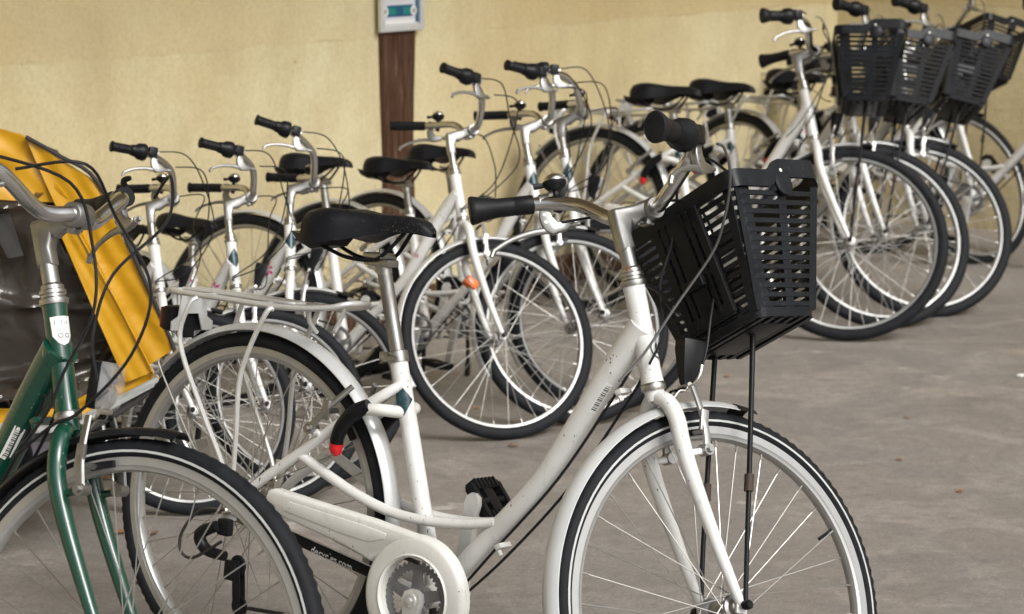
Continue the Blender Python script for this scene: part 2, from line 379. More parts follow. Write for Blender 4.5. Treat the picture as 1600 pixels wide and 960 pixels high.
def on_wall(px):  # distance before the corner at which a pixel column meets the wall
    k = (px-800)/3591.26*math.cos(.1745)
    # X = k*Y at camera level
    Y = 5.16/(.817*1.0003*0+ (WN.y*-1) - WN.x*k) if True else 0
    P = Vector((k*Y, Y, 0)); return (CORNER-P).dot(WU)
sp = on_wall(616)
m = MB()      # uneven old timber
rings = []
for i in range(19):
    z = i*3.75/18; a = .092+.008*math.sin(i*1.7)+.005*math.sin(i*3.1); b = .092+.007*math.sin(i*1.3+1)+.005*math.cos(i*2.7)
    rings.append([Vector((-a, .05, z)), Vector((-a, -.012, z)), Vector((-a+.006, -.018, z)), Vector((b-.006, -.018, z)), Vector((b, -.012, z)), Vector((b, .05, z))])
m.loft(rings)
put('timber_post', m.mesh('timber_post', 'wood'), wall, wall_frame(sp, 0), 'dark brown weathered timber post set in the plaster')
m = MB(); m.box((-8, 0, .055), (15.9, .09, .11), bev=.008)
put('sill_beam', m.mesh('sill_beam', 'wood'), wall, wall_frame(0, 0), 'dark timber sill along the foot of the wall')
# notice on the post
sg = bpy.data.objects.new('notice_board', None); C.objects.link(sg); sg.matrix_world = wall_frame(sp, 1.065, .02)
tag(sg, 'framed blue and white notice fixed to the timber post', 'sign')
SW, SH = .252, .34
m = MB()
for x in (-1, 1): m.box((x*(SW/2-.011), -.008, SH/2), (.022, .018, SH), bev=.004)
m.box((0, -.008, .013), (SW-.0445, .0175, .026), bev=.004); m.box((0, -.008, SH-.013), (SW-.0445, .0175, .026), bev=.004)
put('frame', m.mesh('frame', metal('sign_frame', (.72, .74, .74), .35, .05, met=.35)), sg)
m = MB(); m.box((0, -.002, SH/2), (SW-.04, .006, SH-.03)); sheet = put('printed_sheet', m.mesh('sheet', 'paper'), sg)
def strip(name, mat, x0, x1, z0, z1, lift=.0):
    m = MB(); m.box(((x0+x1)/2, -.0052-lift, (z0+z1)/2), (x1-x0, .001, z1-z0)); return put(name, m.mesh(name, mat), sheet)
strip('blue_edge', 'signblue', .086, .103, .030, .32)
strip('blue_band', 'signblue', -.100, .082, .155, .178)
strip('blue_band', 'signblue', -.080, .070, .052, .094)
strip('green_patch', 'signgreen', -.070, -.030, .060, .086, .0008); strip('green_patch', 'signgreen', .012, .055, .060, .086, .0008)
strip('pale_strip', 'label', -.100, .080, .028, .040)
for i in range(5): strip('text_line', M['lightprint'], -.096, .060+.02*((i*7) % 3-1), .106+i*.0092, .1085+i*.0092)
for i in range(4): strip('text_line', M['lightprint'], -.096, .050+.02*((i*5) % 3-1), .196+i*.014, .201+i*.014)
for x in (-.092, .074):
    m = MB(); m.lathe([(.0, -.0075), (.0175, -.0075), (.0175, -.0055)], (x, 0, .072), n=20); d = put('round_emblem', m.mesh('emblem', 'label'), sheet)
    m = MB(); m.prism([(x-.006, .064), (x+.004, .066), (x+.006, .079), (x-.001, .080)], -.0077, -.0085); put('emblem_mark', m.mesh('mark', 'print'), sheet)

# unseen lean-to roof, added and sized to hold back light from overhead
RH0, RH1, RD = 3.75, 3.5, 2.7
a_ = CORNER-WU*15.9; b_ = CORNER+WU*.28; m = MB()
q = [a_-WN*.28+Vector((0, 0, RH0+.06)), b_-WN*.28+Vector((0, 0, RH0+.06)), b_+WN*RD+Vector((0, 0, RH1+.06)), a_+WN*RD+Vector((0, 0, RH1+.06))]
m.add(q+[p+Vector((0, 0, .08)) for p in q], [(0, 1, 2, 3), (4, 7, 6, 5), (0, 4, 5, 1), (1, 5, 6, 2), (2, 6, 7, 3), (3, 7, 4, 0)])
rf = put('unseen_shade_roof', m.mesh('roof', plain('pale_shade_roof', (.40, .34, .26), .8, .2, 6))); tag(rf, 'unseen lean-to roof added above the bicycles to block skylight', 'roof')
# ------------------------------------------------------------------ bicycles
WR = .348
HA = 1.2382; AX = Vector((-math.cos(HA), 0, math.sin(HA))); RK = .0539; WB = 1.0762
FA = Vector((WB, 0, WR)); P0 = FA-RK*Vector((math.sin(HA), 0, math.cos(HA)))
BB = Vector((.4693, 0, .2583)); STD = Vector((-.3052, 0, .9523)); STOP = BB+STD*.4607
KIND = {
 'city': dict(L1=.4044, HL=.177, ge=(-.181, .294, .163), gi=(-.078, .241, .191), bt=(-.024, .176, .189), bl=(-.004, .078, .142), K=(-.046, .115), cl=(.018, .145)),
 'kid': dict(L1=.437, HL=.157, ge=(-.185, .309, .238), gi=(-.07, .257, .252), bt=(.009, .148, .240), bl=(.034, .075, .178), K=(-.041, .128), cl=(.035, .173)),
}
def HB(k): return P0+AX*KIND[k]['L1']
def HT(k): return HB(k)+AX*KIND[k]['HL']
def steer_m(d): return Matrix.Translation(P0) @ Matrix.Rotation(d, 4, AX) @ Matrix.Translation(-P0)

def tyre_mb(knob, seg=216):
    if not knob: prof = [(.306, .0105), (.314, .0155), (.324, .0185), (.334, .0175), (.341, .0145), (.3455, .0098), (.348, .0035), (.348, -.0035), (.3455, -.0098), (.341, -.0145), (.334, -.0175), (.324, -.0185), (.314, -.0155), (.306, -.0105)]
    else: prof = [(.3165, .0095), (.3205, .0140), (.3265, .0182), (.334, .0175), (.341, .0145), (.3455, .0098), (.348, .0035), (.348, -.0035), (.3455, -.0098), (.341, -.0145), (.334, -.0175), (.3265, -.0182), (.3205, -.0140), (.3165, -.0095)]
    def rm(i, j, r):
        if knob and j in (4, 5, 8, 9): return r+(.0012 if (i + (j > 6)) % 2 else -.0014)
        if knob and j in (6, 7): return r+(.0004 if (i+j) % 2 else -.0008)
        return r
    return MB().lathe(prof, n=seg, rmod=rm)
def rim_mb(wide=True):
    if not wide: return MB().lathe([(.3135, .0118), (.3135, .0090), (.310, .0075), (.310, -.0075), (.3135, -.0090), (.3135, -.0118), (.3065, -.0122), (.3055, -.0118), (.3005, -.0108), (.2975, -.006), (.297, 0), (.2975, .006), (.3005, .0108), (.3055, .0118), (.3065, .0122)], n=96, closeprof=True)
    return MB().lathe([(.3215, .0128), (.3215, .0095), (.314, .0075), (.314, -.0075), (.3215, -.0095), (.3215, -.0128), (.3065, -.0128), (.3055, -.0118), (.2995, -.0108), (.2965, -.006), (.296, 0), (.2965, .006), (.2995, .0108), (.3055, .0118), (.3065, .0128)], n=96, closeprof=True)
def stripe_mb(sd_):
    return MB().lathe([(.3268, sd_*.01875), (.3306, sd_*.01845)], n=96)
def hub_mb(rear):
    f = .028 if rear else .020; w = .032
    p = [(.0, -.066), (.006, -.066), (.006, -.058), (.009, -.058), (.009, -.050), (.012, -.048), (.014, -w-.006), (f, -w-.004), (f+.002, -w), (f, -w+.004), (.013, -w+.010), (.0115, 0)]
    return MB().lathe(p+[(r, -y) for r, y in reversed(p[:-1])], n=20)
def spokes_list(rear, n=36):
    out = []; f = .027 if rear else .0195
    for i in range(n):
        th = 2*math.pi*i/n; side = 1 if i % 2 else -1; d = R_(72)*(1 if (i//2) % 2 else -1)
        a = Vector((f*math.cos(th+d), side*.032, f*math.sin(th+d))); b = Vector((.2975*math.cos(th), side*.003, .2975*math.sin(th)))
        out.append((a, b))
    return out
def spoke_mb(L): 
    m = MB(); m.tube([(0, 0, 0), (0, 0, L-.014)], .00115, 5); m.tube([(0, 0, L-.014), (0, 0, L)], .0019, 6); return m
def wheel(parent, mat4, rear, knob, stripe):
    w_ = bpy.data.objects.new('rear_wheel' if rear else 'front_wheel', None); C.objects.link(w_); w_.parent = parent; w_.matrix_local = mat4; w_.empty_display_size = .1
    put('tyre', cached(('tyre', knob), lambda: tyre_mb(knob), 'tyre', 50), w_)
    put('rim', cached(('rim', knob), lambda: rim_mb(knob), 'rim' if knob else 'rimdull'), w_)
    if stripe:
        for q in (-1, 1): put('reflective_stripe', cached(('stripe', q), lambda: stripe_mb(q), 'stripe'), w_)
    put('hub', cached(('hub', rear), lambda: hub_mb(rear), 'alu'), w_)
    for s in (-1, 1): put('axle_nut', cached(('axle_nut', s), lambda: MB().lathe([(0, s*.083), (.006, s*.083), (.0085, s*.080), (.0085, s*.0665), (0, s*.0665)], n=8), 'black' if not rear else 'bolt'), w_)
    sl = spokes_list(rear); L = (sl[0][1]-sl[0][0]).length; me = cached(('spoke', rear), lambda: spoke_mb(L), 'spoke')
    for a, b in sl: put('spoke', me, w_, Matrix.Translation(a) @ (b-a).to_track_quat('Z', 'Y').to_matrix().to_4x4())
    put('valve', cached('valve', lambda: MB().tube([(.297*math.cos(2.1), 0, .297*math.sin(2.1)), (.262*math.cos(2.1), 0, .262*math.sin(2.1))], .0032, 6), 'black'), w_)
    return w_
def mudguard_mb(a0, a1, R=.366, hw=.0228, n=60):
    prof = []; k = 9
    for i in range(k): t = -1+2*i/(k-1); prof.append((R-.012*abs(t)**2.4, hw*t))
    prof = prof+[(r-.0016, y) for r, y in reversed(prof)]
    return MB().lathe(prof, n=n, a0=a0, a1=a1, closeprof=True)

def frame_mb(k, rt):
    m = MB(); hb, ht = HB(k), HT(k)
    m.tube([hb-AX*.002, hb+AX*.02, ht-AX*.02, ht+AX*.002], [.0205, .0192, .0192, .0205], 20)
    top = Vector((.862, 0, .812)) if k == 'city' else hb+AX*(KIND[k]['HL']*.5)
    if k != 'city': top = hb+AX*.085
    low = Vector((.478, 0, .268))
    path = [top, Vector((.809, 0, .728)), Vector((.683, 0, .512)), Vector((.560, 0, .367)), low]
    if k != 'city': path[0] = top; path[1] = Vector((.80, 0, .745))
    m.tube(crom(path, 8), [rt*1.28, rt*1.2, rt*1.05, rt, rt*.95], 20)
    m.tube([BB+Vector((0, -.036, 0)), BB+Vector((0, .036, 0))], .0215, 18)
    m.tube([BB, STOP], .0170, 18)
    for s in (-1, 1):
        m.tube(crom([(.594, s*.012, .418), (.528, s*.022, .405), (.444, s*.03, .399), (.365, s*.034, .404), (.287, s*.038, .424), (.227, s*.042, .447), (.151, s*.047, .479)], 5), [.0095, .0095, .0105, .0105, .010], 12)
        m.tube(crom([(.352, s*.012, .640), (.325, s*.034, .615), (.262, s*.043, .569), (.159, s*.049, .488), (.056, s*.055, .408), (.002, s*.059, .352)], 5), [.0095, .0105, .0105, .010, .0085], 12)
        m.tube(crom([(.455, s*.022, .262), (.38, s*.036, .276), (.2, s*.052, .312), (.06, s*.058, .338), (.002, s*.059, .346)], 5), [.012, .012, .0115, .010, .008], 12)
        m.box((-.004, s*.059, .346), (.034, .006, .036), bev=.002)
        m.tube([(.20, s*.046, .52), (.196, s*.062, .532)], .006, 8)
    return m
def fork_mb(k):
    m = MB(); hb = HB(k); d = hb-HB('city')
    m.tube([hb-AX*.006, hb-AX*.03], [.0185, .017], 16)
    for s in (-1, 1):
        pts = [hb+Vector((.008, s*.006, -.022)), hb+Vector((.016, s*.030, -.036)), hb+Vector((.025, s*.046, -.066)), Vector((.930, s*.0515, .605))+d*.6, Vector((.961, s*.053, .541))+d*.35, Vector((1.016, s*.054, .446)), Vector((1.060, s*.055, .375)), Vector((1.0762, s*.056, .350))]
        m.tube(crom(pts, 5), [.0135, .0150, .0155, .0150, .0140, .0115, .0095, .0085], 14)
        m.box((1.077, s*.056, .347), (.022, .006, .026), bev=.002)
        b = Vector((.940, s*.052, .590))+d*.5; m.tube([b, b+Vector((.036, 0, .012))], .0062, 8)
    return m
def headset_mb(k, up):
    hb, ht = HB(k), HT(k); q = AX.to_track_quat('Z', 'Y').to_matrix().to_4x4()
    if not up: return MB().lathe([(0, -.008), (.0215, -.008), (.0225, -.004), (.0225, .003), (.0205, .006), (0, .006)], axis='Z', n=24).xf(Matrix.Translation(hb-AX*.004) @ q)
    return MB().lathe([(0, -.004), (.0225, -.004), (.0235, 0), (.0235, .005), (.0195, .008), (.0195, .012), (.0215, .014), (.0215, .019), (.0185, .021), (.0185, .027), (.015, .031), (0, .031)], axis='Z', n=24).xf(Matrix.Translation(ht+AX*.002) @ q)
def stem_mb(k):
    g = KIND[k]; ht = HT(k); K = ht+Vector((g['K'][0], 0, g['K'][1])); cl = ht+Vector((g['cl'][0], 0, g['cl'][1])); m = MB()
    q0 = ht+AX*.025; QR = .0140 if k == 'city' else .0128
    m.tube([q0, q0+(K-q0)*.80], QR, 18)
    u = (K-q0).normalized(); w_ = (cl-K).normalized(); nu = Vector((-u.z, 0, u.x)); nw = Vector((-w_.z, 0, w_.x)); h = QR*1.06; g2 = .0150
    A0 = K-u*.062; den = u.x*w_.z-u.z*w_.x; d_ = (K+nw*g2)-(K+nu*h); t = (d_.x*w_.z-d_.z*w_.x)/den; OC = K+nu*h+u*t          # sharp outer knee
    inn = [cl-nw*.0165-w_*.010, K+w_*((cl-K).length*.62)-nw*.0150, K+w_*((cl-K).length*.36)-nw*.0185-u*.004, K-nu*h+w_*.007-u*.016, K-nu*h-u*.034, A0-nu*h]
    out = [A0+nu*h, OC-u*.004, OC+w_*.003, K+w_*((cl-K).length*.5)+nw*.0145, cl+nw*.0185-w_*.004]
    pl = [(p.x, p.z) for p in [*out, *inn]]
    m.prism(pl, 0, .0138, .0055); m.prism(pl, 0, -.0138, .0055)
    m.tube([cl+Vector((0, -.023, 0)), cl+Vector((0, -.020, 0)), cl+Vector((0, .020, 0)), cl+Vector((0, .023, 0))], [.0185, .0205, .0205, .0185], 20)
    m.box(cl+Vector((-.004, 0, -.021)), (.012, .024, .018), bev=.003); m.tube([cl+Vector((-.020, 0, -.026)), cl+Vector((.012, 0, -.022))], .0035, 8)
    return m
def bar_pts(k, s):
    g = KIND[k]; ht = HT(k); return [ht+Vector((g[n][0], s*g[n][1], g[n][2])) for n in ('bl', 'bt', 'gi', 'ge')]
def bar_mb(k):
    g = KIND[k]; cl = HT(k)+Vector((g['cl'][0], 0, g['cl'][1])); L = bar_pts(k, 1); Rr = bar_pts(k, -1)
    end = lambda P: P[2]+(P[3]-P[2])*.55
    pts = [end(Rr), Rr[2], Rr[1], Rr[0], cl+Vector((0, -.02, 0)), cl+Vector((0, .02, 0)), L[0], L[1], L[2], end(L)]
    return MB().tube(crom(pts, 8), .0130 if k == 'city' else .0120, 16)
def grip_frame(k, s):
    P = bar_pts(k, s); a, b = P[2], P[3]; return a, b, (b-a).normalized(), (b-a).length
def oriented(s_org, d): return Matrix.Translation(s_org) @ d.to_track_quat('Z', 'Y').to_matrix().to_4x4()
def grip_mb(k, s, short):
    a, b, d, L = grip_frame(k, s); L0 = L*.42 if short else 0
    if k == 'city':
        prof = [(0, L0), (.0172, L0), (.0180, L0+.004), (.0178, L0+.034), (.0170, L0+.036), (.0178, L0+.039), (.0180, (L0+L)*.55), (.0195, L*.8), (.0215, L-.012), (.0220, L-.004), (.0195, L), (0, L+.001)]
        m = MB().lathe(prof, axis='Z', n=20)
        m.v = [(x*1.0, y*(1.0+.28*max(0, (z-L*.55)/(L*.45))), z) for x, y, z in m.v]
        m.xf(oriented(a, d)); return m
    m = MB(); n = 26; prof = [(0, L0)]
    steps = 28
    for i in range(steps+1): prof.append((.0152, L0+(L-L0-.008)*i/steps))
    prof += [(.0185, L-.007), (.0188, L-.002), (.016, L), (0, L+.0005)]
    def rm(i, j, r):
        if 1 < j < steps: return r+.0014*math.sin(i*2*math.pi/n*5+j*1.15)*math.sin(i*2*math.pi/n*5-j*1.15)+.0006
        return r
    m.lathe(prof, axis='Z', n=n, rmod=rm); return m.xf(oriented(a, d))
def shifter_mb(k):
    a, b, d, L = grip_frame(k, -1); m = MB()
    def rm(i, j, r): return r+(.0012 if j in (2, 3) and i % 2 else 0)
    m.lathe([(0, .004), (.0265, .004), (.0285, .010), (.0265, .030), (.0205, .040), (.0185, L*.42+.002), (0, L*.42+.003)], axis='Z', n=36, rmod=rm)
    m.xf(oriented(a, d))
    m.box(a-d*.014+Vector((.006, 0, .006)), (.030, .034, .030), d.to_track_quat('Z', 'Y').to_matrix(), bev=.006); return m
def shiftcap_mb(k):
    a, b, d, L = grip_frame(k, -1); q = d.to_track_quat('Z', 'Y').to_matrix(); m = MB()
    u = Vector((0, 0, 1)); u = (u-d*u.dot(d)).normalized()
    m.loft([[a-d*t+u*h+d.cross(u)*w_*sx for sx, h in ((-1, h0), (-.6, h0+.006), (.6, h0+.006), (1, h0))] for t, w_, h0 in ((-.004, .014, .019), (.018, .013, .017), (.045, .009, .012), (.056, .005, .008))]); return m
def lever_mb(k, s):
    a, b, d, L = grip_frame(k, s); m = MB(); P = bar_pts(k, s)
    base = a-d*.020 if s > 0 else a-d*.030
    dn = Vector((.15, 0, -1)); dn = (dn-d*dn.dot(d)).normalized(); nr = d.cross(dn).normalized()
    Tm = Matrix(((d.x, nr.x, dn.x, base.x), (d.y, nr.y, dn.y, base.y), (d.z, nr.z, dn.z, base.z), (0, 0, 0, 1)))
    m.tube([base-d*.009, base+d*.009], .0165, 18)
    pl = [(-.009, .010), (.009, .010), (.013, .026), (.010, .042), (.004, .054), (-.008, .062), (-.036, .056), (-.043, .050), (-.042, .042), (-.020, .038), (-.012, .028)]
    m.prism(pl, 0, .0065, .002, Tm); m.prism(pl, 0, -.0065, .002, Tm)
    L_ = lambda u, t: Tm @ Vector((u, 0, t))
    m.tube([L_(-.040, .0475), L_(-.062, .0455)], [.0050, .0042], 10); m.tube([L_(-.047, .047), L_(-.052, .0465)], .0068, 10)
    for u, t in ((.003, .024), (.002, .038)): m.tube([Tm @ Vector((u, -.008, t)), Tm @ Vector((u, .008, t))], .0034, 8)
    m.tube(crom([L_(-.006, .053), L_(.030, .054), L_(.072, .064), L_(.104, .080)], 5), [.0070, .0060, .0050, .0052], 10, flat=.65)
    m.tube([L_(.103, .079), L_(.110, .092)], [.0056, .0048], 8); return m
def bell_base_mb(k, s=1):
    a, b, d, L = grip_frame(k, s); o = a-d*.045; up = Vector((-.12, 0, 1)); up = (up-d*up.dot(d)).normalized(); m = MB()
    m.tube([o-d*.007, o+d*.007], .0140, 14); m.tube([o+up*.010, o+up*.026], .006, 8); m.box(o-up*.014, (.014, .012, .012), bev=.002)
    q = up.to_track_quat('Z', 'Y').to_matrix().to_4x4()
    c = MB().lathe([(0, .022), (.012, .022), (.019, .028), (.0225, .034), (.0225, .039), (0, .039)], axis='Z', n=22).xf(Matrix.Translation(o) @ q); m.add(c.v, c.f)
    m.tube([o+up*.034+d*.018, o+up*.033+d*.040], [.0045, .006], 8, flat=.7); return m
def bell_dome_mb(k, s=1):
    a, b, d, L = grip_frame(k, s); o = a-d*.045; up = Vector((-.12, 0, 1)); up = (up-d*up.dot(d)).normalized(); q = up.to_track_quat('Z', 'Y').to_matrix().to_4x4()
    return MB().lathe([(.0205, .0392), (.0205, .042), (.0185, .047), (.0135, .0515), (.007, .0535), (0, .054)], axis='Z', n=22).xf(Matrix.Translation(o) @ q)
def saddle_mb():
    st = [  # x, half width, top z, skirt z, centre dip, fullness
        (.058, .030, .926, .914, 0, .5), (.064, .058, .940, .906, .002, .8), (.085, .080, .953, .897, .006, .9), (.115, .088, .960, .892, .011, .95), (.150, .084, .962, .893, .013, .95), (.185, .066, .960, .899, .012, .9),
        (.220, .047, .957, .908, .009, .85), (.260, .034, .956, .918, .005, .8), (.300, .028, .957, .924, .003, .8), (.340, .0255, .956, .925, .002, .8), (.368, .022, .949, .924, .001, .8), (.384, .0145, .938, .922, 0, .8), (.391, .006, .928, .921, 0, .7)]
    rings = []
    st = [(.391-(.391-q[0])*.845,)+q[1:] for q in st]
    for x, w_, zt, zs, dip, fu in st:
        r = []; n = 16
        for i in range(n+1):
            a = math.pi*i/n; c = math.cos(a); y = w_*math.copysign(abs(c)**.62, c); e = abs(y)/w_
            z = zs+(zt-zs)*(max(0, math.sin(a))**.55)-dip*math.exp(-(e/.35)**2); r.append(Vector((x, y, z)))
        h = zs+.006
        r += [Vector((x+(.004 if x < .2 else -.004), -w_*.82, h)), Vector((x, 0, h+.012)), Vector((x+(.004 if x < .2 else -.004), w_*.82, h))]
        rings.append(r)
    return MB().loft(rings)
def saddlebase_mb():
    m = MB(); m.loft([[Vector((x, y, z)) for y, z in ((-w_, z1), (-w_*.5, z0), (w_*.5, z0), (w_, z1))] for x, w_, z0, z1 in ((.08, .045, .885, .905), (.12, .062, .874, .900), (.165, .05, .884, .905))])
    for s in (-1, 1): m.tube(crom([(.135, s*.030, .887), (.165, s*.024, .876), (.205, s*.022, .866), (.262, s*.022, .866), (.292, s*.021, .880), (.330, s*.010, .925)], 5), .0040, 8)
    return m
def seatpost_mb(): return MB().tube([STOP-STD*.04, STOP+STD*.158], .0140, 18)
def seatclamp_mb():
    c = STOP+STD*.168; m = MB(); m.tube([c-STD*.020, c+STD*.004], [.0138, .0165], 16); m.box(c+Vector((-.006, 0, .006)), (.060, .036, .014), bev=.004); m.box(c+Vector((-.010, 0, .0185)), (.046, .050, .010), bev=.003)
    m.tube([c+Vector((-.008, 0, -.006)), c+Vector((-.008, 0, .032))], .005, 6); return m
def collar_mb():
    c = STOP-STD*.008; q = STD.to_track_quat('Z', 'Y').to_matrix().to_4x4(); m = MB().lathe([(.0160, -.010), (.0195, -.010), (.0200, 0), (.0195, .010), (.0140, .012)], axis='Z', n=22).xf(Matrix.Translation(c) @ q)
    m.box(c+Vector((-.026, -.004, -.002)), (.024, .014, .017), bev=.003)
    m.tube(crom([c+Vector((-.030, -.012, 0)), c+Vector((-.012, -.024, -.002)), c+Vector((.014, -.023, .0))], 4), [.0065, .006, .004], 8, flat=.5); return m
def rack_mb():
    m = MB(); loop = [(.225, -.030, .778), (.185, -.052, .766), (.09, -.064, .757), (-.06, -.064, .757), (-.185, -.060, .757), (-.212, -.040, .757), (-.212, .040, .757), (-.185, .060, .757), (-.06, .064, .757), (.09, .064, .757), (.185, .052, .766), (.225, .030, .778)]
    m.tube(crom(loop, 5, True), .0058, 10, closed=True)
    m.tube(crom([(-.210, -.02, .760), (-.10, -.022, .762), (.06, -.022, .762), (.075, 0, .762), (.06, .022, .762), (-.10, .022, .762), (-.210, .02, .760)], 5), .0048, 8)
    for x in (-.12, 0.03): m.tube([(x, -.064, .757), (x, .064, .757)], .0045, 8)
    for s in (-1, 1):
        m.tube(crom([(-.128, s*.066, .752), (-.138, s*.078, .735), (-.152, s*.080, .661), (-.085, s*.078, .54), (-.030, s*.074, .452), (-.002, s*.070, .395)], 5), .0052, 8)
        m.tube(crom([(.070, s*.066, .752), (.060, s*.078, .738), (.014, s*.080, .622), (.012, s*.078, .50), (.008, s*.072, .395)], 5), .0052, 8)
        m.tube(crom([(.150, s*.055, .760), (.146, s*.045, .735), (.150, s*.026, .714)], 4), .0046, 8)
        m.box((.002, s*.070, .405), (.016, .004, .07), bev=.0015)
    return m
def rackplate_mb():
    m = MB(); m.prism([(-.060, -.012), (-.030, -.012), (-.016, .022), (.016, .022), (.030, -.012), (.060, -.012), (.060, .006), (.042, .016), (.036, .058), (-.036, .058), (-.042, .016), (-.060, .006)], -.0015, .0015, .0004)
    return m.xf(Matrix.Translation((-.198, 0, .690)) @ Matrix.Rotation(R_(90), 4, 'Z'))
def taillight_mb():
    m = MB(); m.box((-.222, 0, .700), (.030, .100, .052), bev=.010); m.box((-.214, 0, .672), (.018, .036, .022), bev=.004); return m
def taillens_mb(): return MB().box((-.2395, 0, .700), (.010, .092, .044), bev=.0045)
def chainguard_mb():
    poly = [(.112, .362), (.100, .374), (.097, .390), (.103, .404), (.118, .410), (.23, .400), (.36, .390), (.47, .377), (.52, .366), (.50, .335), (.44, .345), (.392, .330), (.366, .312), (.345, .318), (.30, .330), (.17, .354)]
    m = MB().prism(poly, -.056, -.0785, .006)
    m.lathe([(.0735, -.058), (.0735, -.079), (.0775, -.0835), (.0805, -.0805), (.104, -.0805), (.110, -.0775), (.1145, -.070), (.1145, -.056)], (BB.x+.002, 0, BB.z+.006), n=64); return m
def chainguardtrim_mb():
    return MB().prism([(.15, .372), (.16, .392), (.34, .378), (.40, .371), (.395, .36), (.36, .348), (.30, .352)], -.0783, -.0800, .0012)
def chainring_mb():
    m = MB(); c = BB; pr = []
    for i in range(38):
        for t, r in ((0, .0660), (.25, .0660), (.45, .0712), (.6, .0712)):
            a = 2*math.pi*(i+t)/38; pr.append((c.x+r*math.cos(a), c.z+r*math.sin(a)))
    n = len(pr); vs = []; fs = []
    for y in (-.062, -.065):
        vs += [(x, y, z) for x, z in pr]; vs += [(c.x+(x-c.x)*.80, y, c.z+(z-c.z)*.80) for x, z in pr]
    for i in range(n):
        j = (i+1) % n; fs += [(i, j, n+j, n+i), (2*n+i, 3*n+i, 3*n+j, 2*n+j), (i, 2*n+i, 2*n+j, j), (n+i, n+j, 3*n+j, 3*n+i)]
    m.add(vs, fs)
    for i in range(5):
        a = R_(90+72*i); d = Vector((math.cos(a), 0, math.sin(a))); t = Vector((-d.z, 0, d.x))
        pl = [c+d*.016+t*.012, c+d*.056+t*.0095, c+d*.056-t*.0095, c+d*.016-t*.012]; m.prism([(p.x, p.z) for p in pl], -.0625, -.0668, .0005)
    m.lathe([(0, -.069), (.020, -.069), (.022, -.066), (.022, -.060)], tuple(c), n=24); return m
def crank_mb(s, ang):
    m = MB(); d = Vector((math.cos(ang), 0, math.sin(ang))); t = Vector((-d.z, 0, d.x)); y0 = s*.070
    rings = []
    for q, w_, h in ((-.020, .006, .006), (-.014, .017, .0095), (0, .0205, .011), (.014, .017, .0105), (.035, .0150, .0085), (.150, .0130, .0070), (.168, .0160, .0070), (.182, .013, .0065), (.189, .005, .004)):
        o = BB+d*q+Vector((0, y0+s*.012*max(0, q)/.17, 0)); rings.append([o+t*w_+Vector((0, h, 0)), o+t*w_*1.1, o+t*w_-Vector((0, h, 0)), o-t*w_-Vector((0, h, 0)), o-t*w_*1.1, o-t*w_+Vector((0, h, 0))])
    m.loft(rings); m.lathe([(0, s*(.0835)), (.0125, s*.0835), (.0135, s*.081), (.0135, s*.07)], tuple(BB), n=20); m.tube([BB+Vector((0, s*.0835, 0)), BB+Vector((0, s*.088, 0))], .0055, 6); return m
def pedal_mb(s, ang, tilt):
    d = Vector((math.cos(ang), 0, math.sin(ang))); o = BB+d*.170+Vector((0, s*.088, 0)); m = MB()
    a = MB(); a.tube([(0, 0, 0), (0, s*.095, 0)], .0085, 10)
    for x in (-.032, .032): a.box((x, s*.052, 0), (.016, .088, .020), bev=.003)
    for y in (.012, .094): a.box((0, s*y, 0), (.070, .012, .022), bev=.003)
    for i in range(6): a.box((-.036+.0, s*(.022+i*.012), .0), (.020, .006, .026), bev=.001); a.box((.036, s*(.022+i*.012), .0), (.020, .006, .026), bev=.001)
    a.box((0, s*.052, 0), (.05, .030, .016), bev=.002)
    a.xf(Matrix.Translation(o) @ Matrix.Rotation(tilt, 4, 'Y')); m.add(a.v, a.f); return m
def lock_body_mb():
    m = MB()
    m.tube(crom([(.302, -.056, .588), (.338, -.050, .592), (.352, -.026, .590), (.356, 0, .588), (.352, .026, .590), (.338, .050, .592), (.302, .056, .588)], 5), .0118, 12, flat=1.2)
    return m
def lock_arm_mb(s):
    return MB().tube(crom([(.318, s*.060, .598), (.292, s*.066, .582), (.266, s*.065, .556), (.250, s*.060, .530), (.246, s*.057, .514)], 5), [.013, .0155, .0148, .0135, .0130], 14)
def lock_tip_mb():
    return MB().tube(crom([(.2465, -.057, .516), (.245, -.056, .504), (.247, -.052, .494)], 4), [.0138, .0132, .0085], 12)
def brake_geo(k, rear, s):
    if rear: return Vector((.186, s*.062, .536)), Vector((.255, s*.034, .625))
    d = (HB(k)-HB('city'))*.5; return Vector((.978, s*.054, .604))+d, Vector((.955, s*.034, .716))+d
def brake_mb(k, rear, s):
    m = MB(); pv, tp = brake_geo(k, rear, s)
    m.tube([pv+Vector((0, -s*.012, 0)), pv+Vector((0, s*.012, 0))], .0105, 12); m.tube([pv+Vector((0, s*.012, 0)), pv+Vector((0, s*.019, 0))], .0060, 6)
    mid = pv+(tp-pv)*.45+Vector((0, s*.012, 0)); m.tube(crom([pv+Vector((0, s*.006, 0)), mid, tp], 5), [.0095, .0070, .0062], 8, flat=.6)
    w_ = FA if not rear else Vector((0, 0, WR)); r = (mid-w_); r.y = 0; pad = w_+r.normalized()*.309+Vector((0, s*.024, 0))
    m.tube([pad+Vector((0, -s*.002, 0)), pad+Vector((0, s*.034, 0))], .0052, 8); m.box(mid, (.016, .007, .038), bev=.002); return m
def pad_mb(k, rear, s):
    m = MB(); w_ = Vector((0, 0, WR)) if rear else FA; c0 = R_(38 if rear else 107); rg = []
    for i in range(7):
        a = c0+(i-3)*.022; o = w_+Vector((math.cos(a), 0, math.sin(a)))*.309+Vector((0, s*.0185, 0)); u = Vector((math.cos(a), 0, math.sin(a)))*.0055; v = Vector((0, .0042, 0)); rg.append([o+u+v, o+u-v, o-u-v, o-u+v])
    return m.loft(rg)
